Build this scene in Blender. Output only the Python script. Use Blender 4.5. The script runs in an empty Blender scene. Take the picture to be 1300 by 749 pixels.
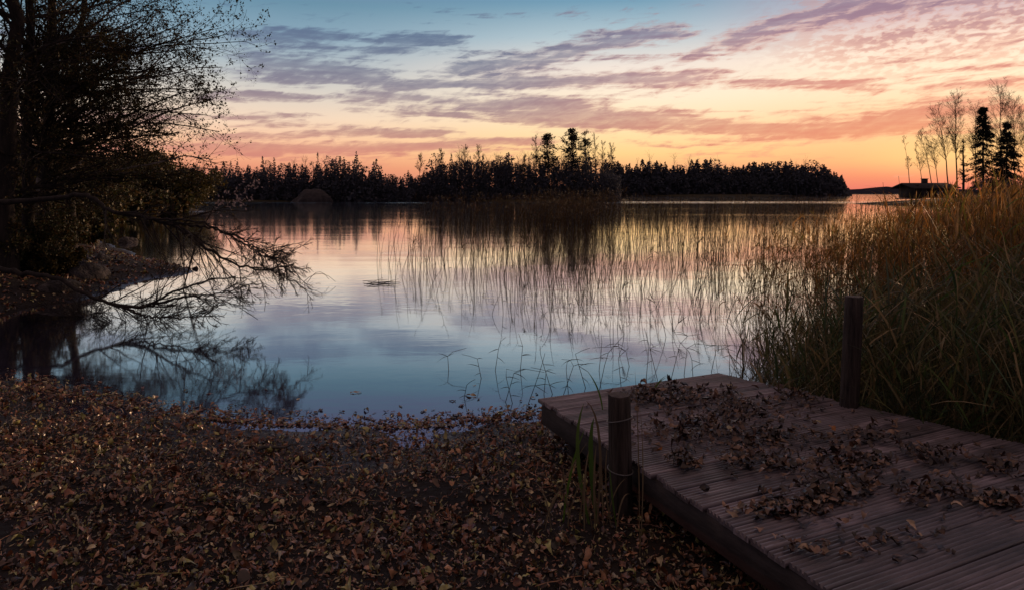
import bpy, math, random
import numpy as np

# ------------------------------------------------------------------ basics
rng = np.random.default_rng(7)
random.seed(7)
scene = bpy.context.scene
COL = scene.collection
F, CX, HY, CAMZ = 902.0, 650.0, 246.0, 2.15      # focal (px of a 1300 px frame), horizon row, eye height
SUN_AZ, SUN_EL = math.radians(39.5), math.radians(3.0)


def at(px, py, Y):
    """a point seen in direction (px, py) at distance Y along the view axis"""
    return np.array([(px - CX) / F * Y, Y, CAMZ + (HY - py) / F * Y])


def on_z(px, py, z=0.0):
    """where the ray through (px, py) meets the level z"""
    Y = (CAMZ - z) * F / (py - HY)
    return np.array([(px - CX) / F * Y, Y, z])


def lin(r, g, b, k=1.0):
    def c(v):
        v /= 255.0
        return v / 12.92 if v <= 0.04045 else ((v + 0.055) / 1.055) ** 2.4
    return (c(r) * k, c(g) * k, c(b) * k, 1.0)


def norm(v):
    return v / np.maximum(np.linalg.norm(v, axis=-1, keepdims=True), 1e-9)


class Acc:
    """collects tubes, ribbons and leaves, then links them as ONE mesh object"""
    def __init__(self):
        self.v, self.f, self.n = [], [], 0

    def add(self, verts, faces):
        verts = np.asarray(verts, float).reshape(-1, 3)
        faces = np.asarray(faces, np.int64)
        self.v.append(verts)
        self.f.append(faces + self.n)
        self.n += len(verts)

    def tubes(self, pts, rad, sides=4, caps=False):
        pts = np.asarray(pts, float)
        if pts.ndim == 2:
            pts = pts[None]
        rad = np.broadcast_to(np.asarray(rad, float), pts.shape[:2])
        N, P = pts.shape[:2]
        if N == 0:
            return
        tan = np.empty_like(pts)
        tan[:, 1:-1] = pts[:, 2:] - pts[:, :-2]
        tan[:, 0] = pts[:, 1] - pts[:, 0]
        tan[:, -1] = pts[:, -1] - pts[:, -2]
        tan = norm(tan)
        main = norm(pts[:, -1] - pts[:, 0])
        ref = np.where(np.abs(main[:, 2:3]) > 0.8, np.array([[1.0, 0, 0]]), np.array([[0, 0, 1.0]]))
        a = norm(np.cross(tan, ref[:, None, :]))
        b = np.cross(tan, a)
        ang = np.arange(sides) / sides * 2 * np.pi
        ring = pts[:, :, None] + rad[:, :, None, None] * (np.cos(ang)[None, None, :, None] * a[:, :, None] + np.sin(ang)[None, None, :, None] * b[:, :, None])
        idx = np.arange(N * P * sides).reshape(N, P, sides)
        nx = np.roll(idx, -1, axis=2)
        q = np.stack([idx[:, :-1], nx[:, :-1], nx[:, 1:], idx[:, 1:]], -1).reshape(-1, 4)
        self.add(ring, q)
        if caps and sides == 4:
            self.f.append(idx[:, -1] + self.n - N * P * sides)

    def ribbons(self, pts, width, side):
        pts = np.asarray(pts, float)
        N, P = pts.shape[:2]
        if N == 0:
            return
        width = np.broadcast_to(np.asarray(width, float), (N, P))
        s = np.broadcast_to(side[:, None, :], pts.shape) if side.ndim == 2 else side
        L, R = pts - s * width[..., None] / 2, pts + s * width[..., None] / 2
        v = np.stack([L, R], 2)
        idx = np.arange(N * P * 2).reshape(N, P, 2)
        q = np.stack([idx[:, :-1, 0], idx[:, :-1, 1], idx[:, 1:, 1], idx[:, 1:, 0]], -1).reshape(-1, 4)
        self.add(v, q)

    def leaves(self, c, size, axis=None, aspect=0.55, flat=0.0):
        """little pointed leaf faces"""
        c = np.asarray(c, float)
        N = len(c)
        if N == 0:
            return
        size = np.broadcast_to(np.asarray(size, float), (N,))[:, None]
        u = norm(rng.normal(size=(N, 3)) * np.array([1, 1, 1 - flat])) if axis is None else norm(axis + rng.normal(size=(N, 3)) * 0.5)
        w = norm(np.cross(u, norm(rng.normal(size=(N, 3)))))
        n = np.cross(u, w)
        p0 = c
        p1 = c + u * size * 0.5 + w * size * aspect * 0.5 + n * size * 0.08
        p2 = c + u * size
        p3 = c + u * size * 0.5 - w * size * aspect * 0.5 + n * size * 0.08
        v = np.stack([p0, p1, p2, p3], 1)
        self.add(v, np.arange(N * 4).reshape(N, 4))

    def box(self, c, sx, sy, sz, rot=0.0):
        x, y, z = sx / 2, sy / 2, sz / 2
        v = np.array([[-x, -y, -z], [x, -y, -z], [x, y, -z], [-x, y, -z], [-x, -y, z], [x, -y, z], [x, y, z], [-x, y, z]])
        cr, sr = math.cos(rot), math.sin(rot)
        v = np.stack([v[:, 0] * cr - v[:, 1] * sr, v[:, 0] * sr + v[:, 1] * cr, v[:, 2]], 1) + np.asarray(c)
        self.add(v, [[0, 3, 2, 1], [4, 5, 6, 7], [0, 1, 5, 4], [1, 2, 6, 5], [2, 3, 7, 6], [3, 0, 4, 7]])

    def mesh(self, name, smooth=False):
        me = bpy.data.meshes.new(name)
        if self.n == 0:
            return me
        v = np.concatenate(self.v).astype(np.float32)
        arrs = [f.reshape(-1, f.shape[-1]) for f in self.f]
        loops = np.concatenate([a.ravel() for a in arrs]).astype(np.int32)
        sizes = np.concatenate([np.full(len(a), a.shape[1], np.int32) for a in arrs])
        starts = np.concatenate([[0], np.cumsum(sizes)[:-1]]).astype(np.int32)
        me.vertices.add(len(v)); me.vertices.foreach_set("co", v.ravel())
        me.loops.add(len(loops)); me.loops.foreach_set("vertex_index", loops)
        me.polygons.add(len(sizes)); me.polygons.foreach_set("loop_start", starts)
        if smooth:
            me.polygons.foreach_set("use_smooth", np.ones(len(sizes), bool))
        me.update(calc_edges=True)
        me.validate()
        return me

    def build(self, name, mat, parent=None, smooth=False):
        me = self.mesh(name, smooth)
        me.materials.append(mat)
        o = bpy.data.objects.new(name, me)
        COL.objects.link(o)
        if parent is not None:
            o.parent = parent
            o.matrix_parent_inverse = parent.matrix_world.inverted()
        return o


def tag(o, label=None, cat=None, group=None, kind=None):
    for k, v in (("label", label), ("category", cat), ("group", group), ("kind", kind)):
        if v:
            o[k] = v
    return o


def thing(name, label, cat, loc=(0, 0, 0), group=None):
    o = bpy.data.objects.new(name, None)
    COL.objects.link(o)
    o.location = [float(x) for x in loc]
    bpy.context.view_layer.update()
    return tag(o, label, cat, group)


# ------------------------------------------------------------------ materials
def new_mat(name):
    m = bpy.data.materials.new(name)
    m.use_nodes = True
    nt = m.node_tree
    nt.nodes.clear()
    out = nt.nodes.new("ShaderNodeOutputMaterial")
    return m, nt, out


def ramp(nt, fac, stops, interp="LINEAR"):
    r = nt.nodes.new("ShaderNodeValToRGB")
    r.color_ramp.interpolation = interp
    el = r.color_ramp.elements
    while len(el) > 1:
        el.remove(el[-1])
    el[0].position, el[0].color = stops[0]
    for p, c in stops[1:]:
        e = el.new(p)
        e.color = c
    if fac is not None:
        nt.links.new(fac, r.inputs[0])
    return r.outputs[0]


def leaf_mat(name, colors, rough=0.6, trans=0.3, by_object=False, spec=0.3, noise=True):
    """leaf colour differs from leaf to leaf; part of the light comes through"""
    m, nt, out = new_mat(name)
    if by_object:
        src = nt.nodes.new("ShaderNodeObjectInfo").outputs["Random"]
    else:
        src = nt.nodes.new("ShaderNodeNewGeometry").outputs["Random Per Island"]
    stops = [(i / max(1, len(colors) - 1), c) for i, c in enumerate(colors)]
    col = ramp(nt, src, stops)
    if noise:
        n = nt.nodes.new("ShaderNodeTexNoise"); n.inputs["Scale"].default_value = 35; n.inputs["Detail"].default_value = 3
        g = nt.nodes.new("ShaderNodeNewGeometry"); nt.links.new(g.outputs["Position"], n.inputs["Vector"])
        k = ramp(nt, n.outputs[0], [(0.3, (0.45, 0.45, 0.45, 1)), (0.7, (1.25, 1.25, 1.25, 1))])
        mx = nt.nodes.new("ShaderNodeMix"); mx.data_type = "RGBA"; mx.blend_type = "MULTIPLY"; mx.inputs[0].default_value = 1
        nt.links.new(col, mx.inputs[6]); nt.links.new(k, mx.inputs[7])
        col = mx.outputs[2]
    b = nt.nodes.new("ShaderNodeBsdfPrincipled")
    b.inputs["Roughness"].default_value = rough
    b.inputs["Specular IOR Level"].default_value = spec
    nt.links.new(col, b.inputs["Base Color"])
    if trans > 0:
        t = nt.nodes.new("ShaderNodeBsdfTranslucent"); nt.links.new(col, t.inputs[0])
        mix = nt.nodes.new("ShaderNodeMixShader"); mix.inputs[0].default_value = trans
        nt.links.new(b.outputs[0], mix.inputs[1]); nt.links.new(t.outputs[0], mix.inputs[2])
        nt.links.new(mix.outputs[0], out.inputs[0])
    else:
        nt.links.new(b.outputs[0], out.inputs[0])
    return m


def surf_mat(name, stops, scale=6.0, detail=8, rough=0.85, bump=0.3, bscale=None, stretch=(1, 1, 1), spec=0.3, island=0.0, coord="Object", bdist=0.02):
    m, nt, out = new_mat(name)
    tc = nt.nodes.new("ShaderNodeTexCoord")
    mp = nt.nodes.new("ShaderNodeMapping"); mp.inputs["Scale"].default_value = stretch
    nt.links.new(tc.outputs[coord], mp.inputs[0])
    n = nt.nodes.new("ShaderNodeTexNoise"); n.inputs["Scale"].default_value = scale; n.inputs["Detail"].default_value = detail; n.inputs["Roughness"].default_value = 0.65
    nt.links.new(mp.outputs[0], n.inputs["Vector"])
    col = ramp(nt, n.outputs[0], stops)
    if island > 0:
        g = nt.nodes.new("ShaderNodeNewGeometry")
        k = ramp(nt, g.outputs["Random Per Island"], [(0, (1 - island,) * 3 + (1,)), (1, (1 + island,) * 3 + (1,))])
        mx = nt.nodes.new("ShaderNodeMix"); mx.data_type = "RGBA"; mx.blend_type = "MULTIPLY"; mx.inputs[0].default_value = 1
        nt.links.new(col, mx.inputs[6]); nt.links.new(k, mx.inputs[7]); col = mx.outputs[2]
    b = nt.nodes.new("ShaderNodeBsdfPrincipled")
    b.inputs["Roughness"].default_value = rough
    b.inputs["Specular IOR Level"].default_value = spec
    nt.links.new(col, b.inputs["Base Color"])
    if bump:
        n2 = nt.nodes.new("ShaderNodeTexNoise"); n2.inputs["Scale"].default_value = bscale or scale * 3; n2.inputs["Detail"].default_value = 6
        nt.links.new(mp.outputs[0], n2.inputs["Vector"])
        bp = nt.nodes.new("ShaderNodeBump"); bp.inputs["Strength"].default_value = bump; bp.inputs["Distance"].default_value = bdist
        nt.links.new(n2.outputs[0], bp.inputs["Height"]); nt.links.new(bp.outputs[0], b.inputs["Normal"])
    nt.links.new(b.outputs[0], out.inputs[0])
    return m


def c3(r, g, b):
    return (r, g, b, 1.0)


M_soil = surf_mat("leafy soil", [(0.3, c3(.006, .004, .004)), (0.55, c3(.014, .009, .007)), (0.75, c3(.035, .02, .014))], scale=3, rough=0.9, bump=0.7, bscale=14, coord="Object", bdist=.03)
M_bark_dark = surf_mat("dark bark", [(0.3, c3(.010, .008, .008)), (0.7, c3(.045, .036, .032))], scale=4, bump=0.8, bscale=14, stretch=(3, 3, 0.6), rough=.95)
M_bark_grey = surf_mat("grey bark", [(0.3, c3(.03, .026, .024)), (0.7, c3(.12, .10, .09))], scale=5, bump=0.7, bscale=16, stretch=(2.5, 2.5, 0.7), rough=.9)
M_birch = surf_mat("birch bark", [(0.38, c3(.03, .026, .024)), (0.5, c3(.22, .19, .17)), (0.75, c3(.36, .32, .29))], scale=5, bump=0.3, stretch=(.6, .6, 2.4), rough=.8)
M_twig = surf_mat("twig bark", [(0.3, c3(.010, .008, .008)), (0.7, c3(.032, .025, .022))], scale=20, bump=0, rough=.8)
M_twig_far = surf_mat("far twig bark", [(0.3, c3(.005, .0035, .003)), (0.7, c3(.010, .007, .006))], scale=2, bump=0, rough=.9)
M_rock = surf_mat("granite", [(0.3, c3(.012, .012, .010)), (0.5, c3(.045, .038, .038)), (0.62, c3(.085, .072, .07)), (0.75, c3(.14, .12, .115))], scale=5, bump=1.0, bscale=11, rough=.85, bdist=.08)
M_rockfar = surf_mat("far granite", [(0.3, c3(.022, .02, .022)), (0.55, c3(.05, .043, .045)), (0.75, c3(.09, .075, .075))], scale=.7, bump=0.7, bscale=2, rough=.9, bdist=.2)
M_leaf_dark = leaf_mat("dark autumn leaves", [c3(.016, .020, .008), c3(.028, .034, .011), c3(.05, .052, .016), c3(.085, .050, .015), c3(.035, .02, .010)], trans=.25, noise=False)
M_leaf_gold = leaf_mat("yellowing leaves", [c3(.02, .022, .008), c3(.05, .045, .010), c3(.12, .08, .012), c3(.03, .022, .008), c3(.04, .04, .012)], trans=.3, noise=False)
M_leaf_pale = leaf_mat("pale leaves", [c3(.30, .23, .22), c3(.42, .33, .32)], trans=.35, noise=False)
M_litter = leaf_mat("leaf litter", [c3(0.0144, 0.0078, 0.0065), c3(0.1200, 0.0468, 0.0234), c3(0.4320, 0.1690, 0.0715), c3(0.0264, 0.0130, 0.0104), c3(0.7200, 0.3640, 0.1820), c3(0.0216, 0.0117, 0.0091), c3(0.2640, 0.0858, 0.0390), c3(0.0420, 0.0195, 0.0130), c3(0.7500, 0.5980, 0.3380), c3(0.0168, 0.0104, 0.0091), c3(0.3600, 0.1690, 0.1040), c3(0.0264, 0.0156, 0.0117), c3(0.5280, 0.4940, 0.1560), c3(0.1560, 0.0624, 0.0364)], rough=.36, trans=.08, spec=.7)
M_deckleaf = leaf_mat("curled leaves", [c3(.014, .009, .008), c3(.05, .025, .018), c3(.17, .075, .045), c3(.02, .012, .010), c3(.38, .21, .13), c3(.03, .017, .013), c3(.012, .008, .008), c3(.5, .34, .22), c3(.09, .04, .026)], rough=.4, trans=.08, spec=.6, by_object=True)
M_deckheap = leaf_mat("heaped curled leaves", [c3(.012, .008, .007), c3(.04, .02, .015), c3(.14, .065, .04), c3(.016, .010, .009), c3(.32, .18, .11), c3(.014, .009, .008), c3(.07, .034, .022)], rough=.4, trans=.08, spec=.6)
M_leaf_yellow = leaf_mat("pale yellow leaf", [c3(.42, .34, .20), c3(.48, .40, .24)], rough=.5, trans=.1, by_object=True)
M_leaf_orange = leaf_mat("orange leaf", [c3(.36, .12, .03), c3(.42, .16, .04)], rough=.5, trans=.1, by_object=True)
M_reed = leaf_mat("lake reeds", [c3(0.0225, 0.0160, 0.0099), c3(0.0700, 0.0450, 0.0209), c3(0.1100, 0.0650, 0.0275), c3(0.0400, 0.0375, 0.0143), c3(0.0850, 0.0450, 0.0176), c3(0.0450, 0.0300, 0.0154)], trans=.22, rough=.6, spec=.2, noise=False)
M_reed_dark = leaf_mat("wet reed stalks", [c3(0.0154, 0.0133, 0.0119), c3(0.0315, 0.0252, 0.0182), c3(0.0245, 0.0252, 0.0140)], trans=.15, noise=False)
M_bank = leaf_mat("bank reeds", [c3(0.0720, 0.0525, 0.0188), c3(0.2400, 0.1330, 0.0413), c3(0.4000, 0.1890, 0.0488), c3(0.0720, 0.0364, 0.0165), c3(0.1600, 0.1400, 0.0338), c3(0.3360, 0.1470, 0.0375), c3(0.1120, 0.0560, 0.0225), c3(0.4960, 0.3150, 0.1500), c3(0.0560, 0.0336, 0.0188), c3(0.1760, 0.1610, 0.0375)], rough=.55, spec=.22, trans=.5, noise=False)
M_green = leaf_mat("bank grass", [c3(.035, .06, .028), c3(.08, .12, .042), c3(.17, .125, .055), c3(.04, .062, .034), c3(.40, .28, .14), c3(.10, .16, .04), c3(.03, .042, .025), c3(.28, .20, .08)], rough=.5, spec=.3, trans=.4, noise=False)
M_blade = leaf_mat("bright green blades", [c3(.09, .17, .02), c3(.06, .12, .02), c3(.12, .17, .04)], trans=.4, by_object=True, noise=False)
M_strawblade = leaf_mat("straw stalks", [c3(.14, .10, .055), c3(.20, .15, .085)], trans=.2, by_object=True, noise=False)
M_conifer = leaf_mat("conifer needles", [c3(.006, .010, .008), c3(.012, .017, .011), c3(.018, .022, .012)], trans=.05, noise=False)
M_woods = leaf_mat("far woods", [c3(.060, .070, .096), c3(.072, .082, .105), c3(.085, .082, .094), c3(.066, .076, .098)], trans=.05, spec=.05, rough=.9, noise=False)  # distance haze is painted into these lightened, bluish colours
M_pole = surf_mat("post wood", [(0.36, c3(.008, .006, .006)), (0.46, c3(.035, .026, .023)), (0.7, c3(.085, .064, .055))], scale=8, bump=1.0, bscale=14, stretch=(4, 4, 0.35), rough=.8)
M_endgrain = surf_mat("post end grain", [(0.3, c3(.05, .04, .037)), (0.7, c3(.13, .11, .105))], scale=30, bump=0.4, rough=.9)
M_wire = surf_mat("wire loop", [(0.3, c3(.10, .095, .095)), (0.7, c3(.24, .23, .23))], scale=40, bump=0, rough=.45)
M_beam = surf_mat("jetty beam wood", [(0.3, c3(.022, .017, .017)), (0.7, c3(.06, .046, .045))], scale=5, bump=0.5, bscale=12, stretch=(1, 1, 4), rough=.85)
M_hutwall = surf_mat("hut boards", [(0.3, c3(.012, .009, .008)), (0.7, c3(.03, .02, .017))], scale=2, bump=0.3, stretch=(6, 6, .5), rough=.9)
M_hutroof = surf_mat("hut roof felt", [(0.3, c3(.022, .02, .022)), (0.7, c3(.05, .045, .048))], scale=3, bump=0.3, rough=.9)
M_huttrim = surf_mat("hut trim", [(0.3, c3(.10, .08, .07)), (0.7, c3(.18, .15, .13))], scale=3, bump=0.1, rough=.8)
M_farland = surf_mat("far shore ground", [(0.3, c3(.018, .016, .010)), (0.7, c3(.06, .05, .022))], scale=.2, bump=0, rough=.95)
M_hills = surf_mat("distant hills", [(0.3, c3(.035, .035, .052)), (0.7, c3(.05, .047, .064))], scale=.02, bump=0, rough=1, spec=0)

def wet_soil():
    nt = M_soil.node_tree
    b = next(n for n in nt.nodes if n.type == "BSDF_PRINCIPLED")
    g = nt.nodes.new("ShaderNodeNewGeometry"); sx = nt.nodes.new("ShaderNodeSeparateXYZ"); nt.links.new(g.outputs["Position"], sx.inputs[0])
    mr = nt.nodes.new("ShaderNodeMapRange"); mr.inputs[1].default_value = .015; mr.inputs[2].default_value = .10; mr.inputs[3].default_value = .4; mr.inputs[4].default_value = .9
    nt.links.new(sx.outputs[2], mr.inputs[0]); nt.links.new(mr.outputs[0], b.inputs["Roughness"])
    b.inputs["Specular IOR Level"].default_value = .3


wet_soil()


# decking: grooved boards, board-to-board variation, grain along the board
def deck_material():
    m, nt, out = new_mat("decking boards")
    uv = nt.nodes.new("ShaderNodeTexCoord")
    mp = nt.nodes.new("ShaderNodeMapping")
    mp.inputs["Rotation"].default_value = (0, 0, -math.atan2(.835, 1.717))
    nt.links.new(uv.outputs["Object"], mp.inputs[0])
    mp2 = nt.nodes.new("ShaderNodeMapping"); mp2.inputs["Scale"].default_value = (1.2, 26, 6)
    nt.links.new(mp.outputs[0], mp2.inputs[0])
    n = nt.nodes.new("ShaderNodeTexNoise"); n.inputs["Scale"].default_value = 2.2; n.inputs["Detail"].default_value = 8; n.inputs["Roughness"].default_value = .7
    nt.links.new(mp2.outputs[0], n.inputs["Vector"])
    col = ramp(nt, n.outputs[0], [(.3, c3(.05, .041, .046)), (.55, c3(.18, .148, .162)), (.75, c3(.37, .32, .34))])
    n3 = nt.nodes.new("ShaderNodeTexNoise"); n3.inputs["Scale"].default_value = 2.5; n3.inputs["Detail"].default_value = 5
    nt.links.new(uv.outputs["Object"], n3.inputs["Vector"])
    damp = ramp(nt, n3.outputs[0], [(.36, (.42, .40, .42, 1)), (.5, (.95, .95, .95, 1)), (.64, (1.25, 1.27, 1.32, 1))])
    g = nt.nodes.new("ShaderNodeNewGeometry")
    isl = ramp(nt, g.outputs["Random Per Island"], [(0, (.52, .52, .55, 1)), (.5, (.95, .9, .9, 1)), (1, (1.45, 1.4, 1.42, 1))])
    for k in (damp, isl):
        mx = nt.nodes.new("ShaderNodeMix"); mx.data_type = "RGBA"; mx.blend_type = "MULTIPLY"; mx.inputs[0].default_value = 1
        nt.links.new(col, mx.inputs[6]); nt.links.new(k, mx.inputs[7]); col = mx.outputs[2]
    b = nt.nodes.new("ShaderNodeBsdfPrincipled")
    nt.links.new(col, b.inputs["Base Color"])
    rr = nt.nodes.new("ShaderNodeMapRange"); rr.inputs[3].default_value = .34; rr.inputs[4].default_value = .62
    nt.links.new(n3.outputs[0], rr.inputs[0]); nt.links.new(rr.outputs[0], b.inputs["Roughness"])
    b.inputs["Specular IOR Level"].default_value = .75
    bp = nt.nodes.new("ShaderNodeBump"); bp.inputs["Strength"].default_value = .45; bp.inputs["Distance"].default_value = .006
    nt.links.new(n.outputs[0], bp.inputs["Height"]); nt.links.new(bp.outputs[0], b.inputs["Normal"])
    nt.links.new(b.outputs[0], out.inputs[0])
    return m


M_deck = deck_material()


def water_material():
    m, nt, out = new_mat("still lake water")
    g = nt.nodes.new("ShaderNodeNewGeometry")
    L = nt.links.new

    def noise(scale, stretch, detail, seed):
        mp = nt.nodes.new("ShaderNodeMapping"); mp.inputs["Scale"].default_value = stretch; mp.inputs["Location"].default_value = (seed, seed * 1.7, 0)
        L(g.outputs["Position"], mp.inputs[0])
        n = nt.nodes.new("ShaderNodeTexNoise"); n.inputs["Scale"].default_value = scale; n.inputs["Detail"].default_value = detail
        L(mp.outputs[0], n.inputs["Vector"])
        return n.outputs[0]

    def mth(op, a, b):
        n = nt.nodes.new("ShaderNodeMath"); n.operation = op
        for i, v in enumerate((a, b)):
            if isinstance(v, (int, float)):
                n.inputs[i].default_value = v
            else:
                L(v, n.inputs[i])
        return n.outputs[0]

    sep = nt.nodes.new("ShaderNodeSeparateXYZ"); L(g.outputs["Position"], sep.inputs[0])
    small = noise(2.6, (1, 1.6, 1), 2, 3.0)                       # short ripples
    swell = noise(.35, (.6, 1.5, 1), 2, 11.0)                     # slow undulation
    patch = noise(.035, (.45, 2.2, 1), 2, 5.0)                    # breeze patches
    pm = nt.nodes.new("ShaderNodeMapRange"); pm.interpolation_type = "SMOOTHSTEP"
    pm.inputs[1].default_value = .48; pm.inputs[2].default_value = .66; pm.inputs[3].default_value = .35; pm.inputs[4].default_value = 1.5
    L(patch, pm.inputs[0])
    # ripples grow with open water away from the bank
    far = nt.nodes.new("ShaderNodeMapRange"); far.inputs[1].default_value = 8; far.inputs[2].default_value = 60; far.inputs[3].default_value = .5; far.inputs[4].default_value = 1.3
    L(sep.outputs[1], far.inputs[0])
    # a wind-ruffled strip under the far shore
    st = nt.nodes.new("ShaderNodeMapRange"); st.interpolation_type = "SMOOTHSTEP"; st.inputs[1].default_value = 148; st.inputs[2].default_value = 160; st.inputs[3].default_value = 0; st.inputs[4].default_value = 14
    L(sep.outputs[1], st.inputs[0])
    amp = mth("MULTIPLY", pm.outputs[0], far.outputs[0])
    st2 = nt.nodes.new("ShaderNodeMapRange"); st2.interpolation_type = "SMOOTHSTEP"; st2.inputs[1].default_value = 176; st2.inputs[2].default_value = 200; st2.inputs[3].default_value = 1; st2.inputs[4].default_value = .12
    L(sep.outputs[1], st2.inputs[0])
    amp = mth("ADD", amp, mth("MULTIPLY", st.outputs[0], st2.outputs[0]))
    h = mth("ADD", mth("MULTIPLY", mth("MULTIPLY", small, amp), .0030), mth("MULTIPLY", swell, .006))
    bp = nt.nodes.new("ShaderNodeBump"); bp.inputs["Strength"].default_value = 1.0; bp.inputs["Distance"].default_value = 1.0
    L(h, bp.inputs["Height"])
    # reflectance of calm water by viewing angle: mirror-like far out, darker and clearer close in
    dt = nt.nodes.new("ShaderNodeVectorMath"); dt.operation = "DOT_PRODUCT"
    L(g.outputs["Incoming"], dt.inputs[0]); L(g.outputs["Normal"], dt.inputs[1])
    fc = nt.nodes.new("ShaderNodeFloatCurve")
    cu = fc.mapping.curves[0]
    cu.points[0].location = (0, .98); cu.points[1].location = (1, .05)
    for x_, y_ in ((.09, .95), (.175, .78), (.29, .38), (.42, .22), (.6, .10)):
        cu.points.new(x_, y_)
    fc.mapping.update()
    ab = mth("ABSOLUTE", dt.outputs["Value"], 0)
    L(ab, fc.inputs["Value"])
    gl = nt.nodes.new("ShaderNodeBsdfGlossy"); gl.inputs["Roughness"].default_value = .055; gl.inputs["Color"].default_value = (1, 1, 1, 1)
    L(bp.outputs[0], gl.inputs["Normal"])
    df = nt.nodes.new("ShaderNodeBsdfDiffuse"); df.inputs[0].default_value = c3(.036, .034, .066)
    mx = nt.nodes.new("ShaderNodeMixShader")
    L(fc.outputs[0], mx.inputs[0]); L(df.outputs[0], mx.inputs[1]); L(gl.outputs[0], mx.inputs[2])
    L(mx.outputs[0], out.inputs[0])
    return m


M_water = water_material()

# ------------------------------------------------------------------ world: dusk sky with clouds
def build_world():
    w = bpy.data.worlds.new("World")
    scene.world = w
    w.use_nodes = True
    nt = w.node_tree
    nt.nodes.clear()
    L = nt.links.new

    def m(op, a, b=None, c=None, clamp=False):
        n = nt.nodes.new("ShaderNodeMath"); n.operation = op; n.use_clamp = clamp
        for i, v in enumerate((a, b, c)):
            if v is None:
                continue
            if isinstance(v, (int, float)):
                n.inputs[i].default_value = float(v)
            else:
                L(v, n.inputs[i])
        return n.outputs[0]

    def sstep(v, a, b, lo=0.0, hi=1.0, smooth=True):
        n = nt.nodes.new("ShaderNodeMapRange")
        n.interpolation_type = "SMOOTHSTEP" if smooth else "LINEAR"
        n.inputs[1].default_value, n.inputs[2].default_value, n.inputs[3].default_value, n.inputs[4].default_value = a, b, lo, hi
        L(v, n.inputs[0])
        return n.outputs[0]

    def mix(f, a, b):
        n = nt.nodes.new("ShaderNodeMix"); n.data_type = "RGBA"
        if isinstance(f, (int, float)):
            n.inputs[0].default_value = f
        else:
            L(f, n.inputs[0])
        for i, v in ((6, a), (7, b)):
            if isinstance(v, tuple):
                n.inputs[i].default_value = v
            else:
                L(v, n.inputs[i])
        return n.outputs[2]

    def comb(x, y, z=0.0):
        n = nt.nodes.new("ShaderNodeCombineXYZ")
        for i, v in enumerate((x, y, z)):
            if isinstance(v, (int, float)):
                n.inputs[i].default_value = v
            else:
                L(v, n.inputs[i])
        return n.outputs[0]

    def noise(vec, scale=1.0, detail=6, rough=.55, dist=0.0):
        n = nt.nodes.new("ShaderNodeTexNoise")
        n.inputs["Scale"].default_value = scale; n.inputs["Detail"].default_value = detail
        n.inputs["Roughness"].default_value = rough; n.inputs["Distortion"].default_value = dist
        L(vec, n.inputs["Vector"])
        return n.outputs[0]

    tc = nt.nodes.new("ShaderNodeTexCoord")
    sp = nt.nodes.new("ShaderNodeSeparateXYZ"); L(tc.outputs["Generated"], sp.inputs[0])
    x, y, z = sp.outputs
    hyp = m("SQRT", m("ADD", m("MULTIPLY", x, x), m("MULTIPLY", y, y)))
    V = m("MAXIMUM", m("DIVIDE", z, m("MAXIMUM", hyp, .02)), 0.0)      # tan(elevation)
    A = m("ARCTAN2", x, y)                                             # azimuth, 0 = view axis

    def av(px, py):
        a = math.atan((px - CX) / F)
        return a, (HY - py) / F * math.cos(a)

    def vramp(px, rows, above):
        stops = []
        ca = math.cos(math.atan((px - CX) / F))
        for py, c in sorted(rows, key=lambda r: -r[0]):
            stops.append((max(0.0, (HY - py) / F * ca), lin(*c)))
        for v, c in above:
            stops.append((v, lin(*c)))
        return ramp(nt, V, stops)

    up = [(.31, (112, 122, 160)), (.45, (116, 110, 152)), (.6, (104, 104, 122)), (.8, (112, 100, 110)), (1.0, (146, 120, 112))]
    left = vramp(350, [(246, (190, 118, 108)), (215, (226, 146, 116)), (200, (240, 170, 132)), (180, (246, 194, 156)), (150, (240, 212, 186)), (115, (212, 204, 194)), (80, (172, 184, 190)), (45, (136, 164, 182)), (0, (102, 140, 162))], up)
    mid = vramp(800, [(246, (232, 134, 106)), (215, (248, 176, 124)), (195, (254, 208, 140)), (165, (255, 222, 170)), (125, (252, 232, 204)), (85, (238, 224, 212)), (45, (178, 196, 204)), (0, (112, 154, 178))], [(.33, (118, 124, 160)), (.45, (116, 112, 150)), (.6, (106, 104, 122)), (.8, (112, 100, 110)), (1.0, (146, 120, 112))])
    right = vramp(1160, [(246, (226, 112, 104)), (225, (238, 136, 106)), (203, (250, 176, 122)), (180, (252, 196, 140)), (140, (252, 212, 166)), (100, (255, 234, 200)), (60, (252, 228, 206)), (20, (216, 190, 190)), (0, (186, 176, 188))], [(.32, (132, 144, 168)), (.45, (112, 118, 142)), (.6, (108, 106, 124)), (.8, (114, 102, 110)), (1.0, (146, 120, 112))])
    aL, aM, aR = av(350, 0)[0], av(800, 0)[0], av(1160, 0)[0]
    base = mix(sstep(A, aL, aM), left, mid)
    base = mix(sstep(A, aM, aR), base, right)

    # clouds ------------------------------------------------------
    warp = noise(comb(m("MULTIPLY", A, 5.0), m("MULTIPLY", V, 16.0)), 1.0, 3)
    warp2 = noise(comb(m("MULTIPLY", A, 5.0), m("MULTIPLY", V, 16.0), 7.3), 1.0, 3)
    Vw = m("ADD", V, m("MULTIPLY", m("SUBTRACT", warp, .5), .028))
    Aw = m("ADD", A, m("MULTIPLY", m("SUBTRACT", warp2, .5), .10))
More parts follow.
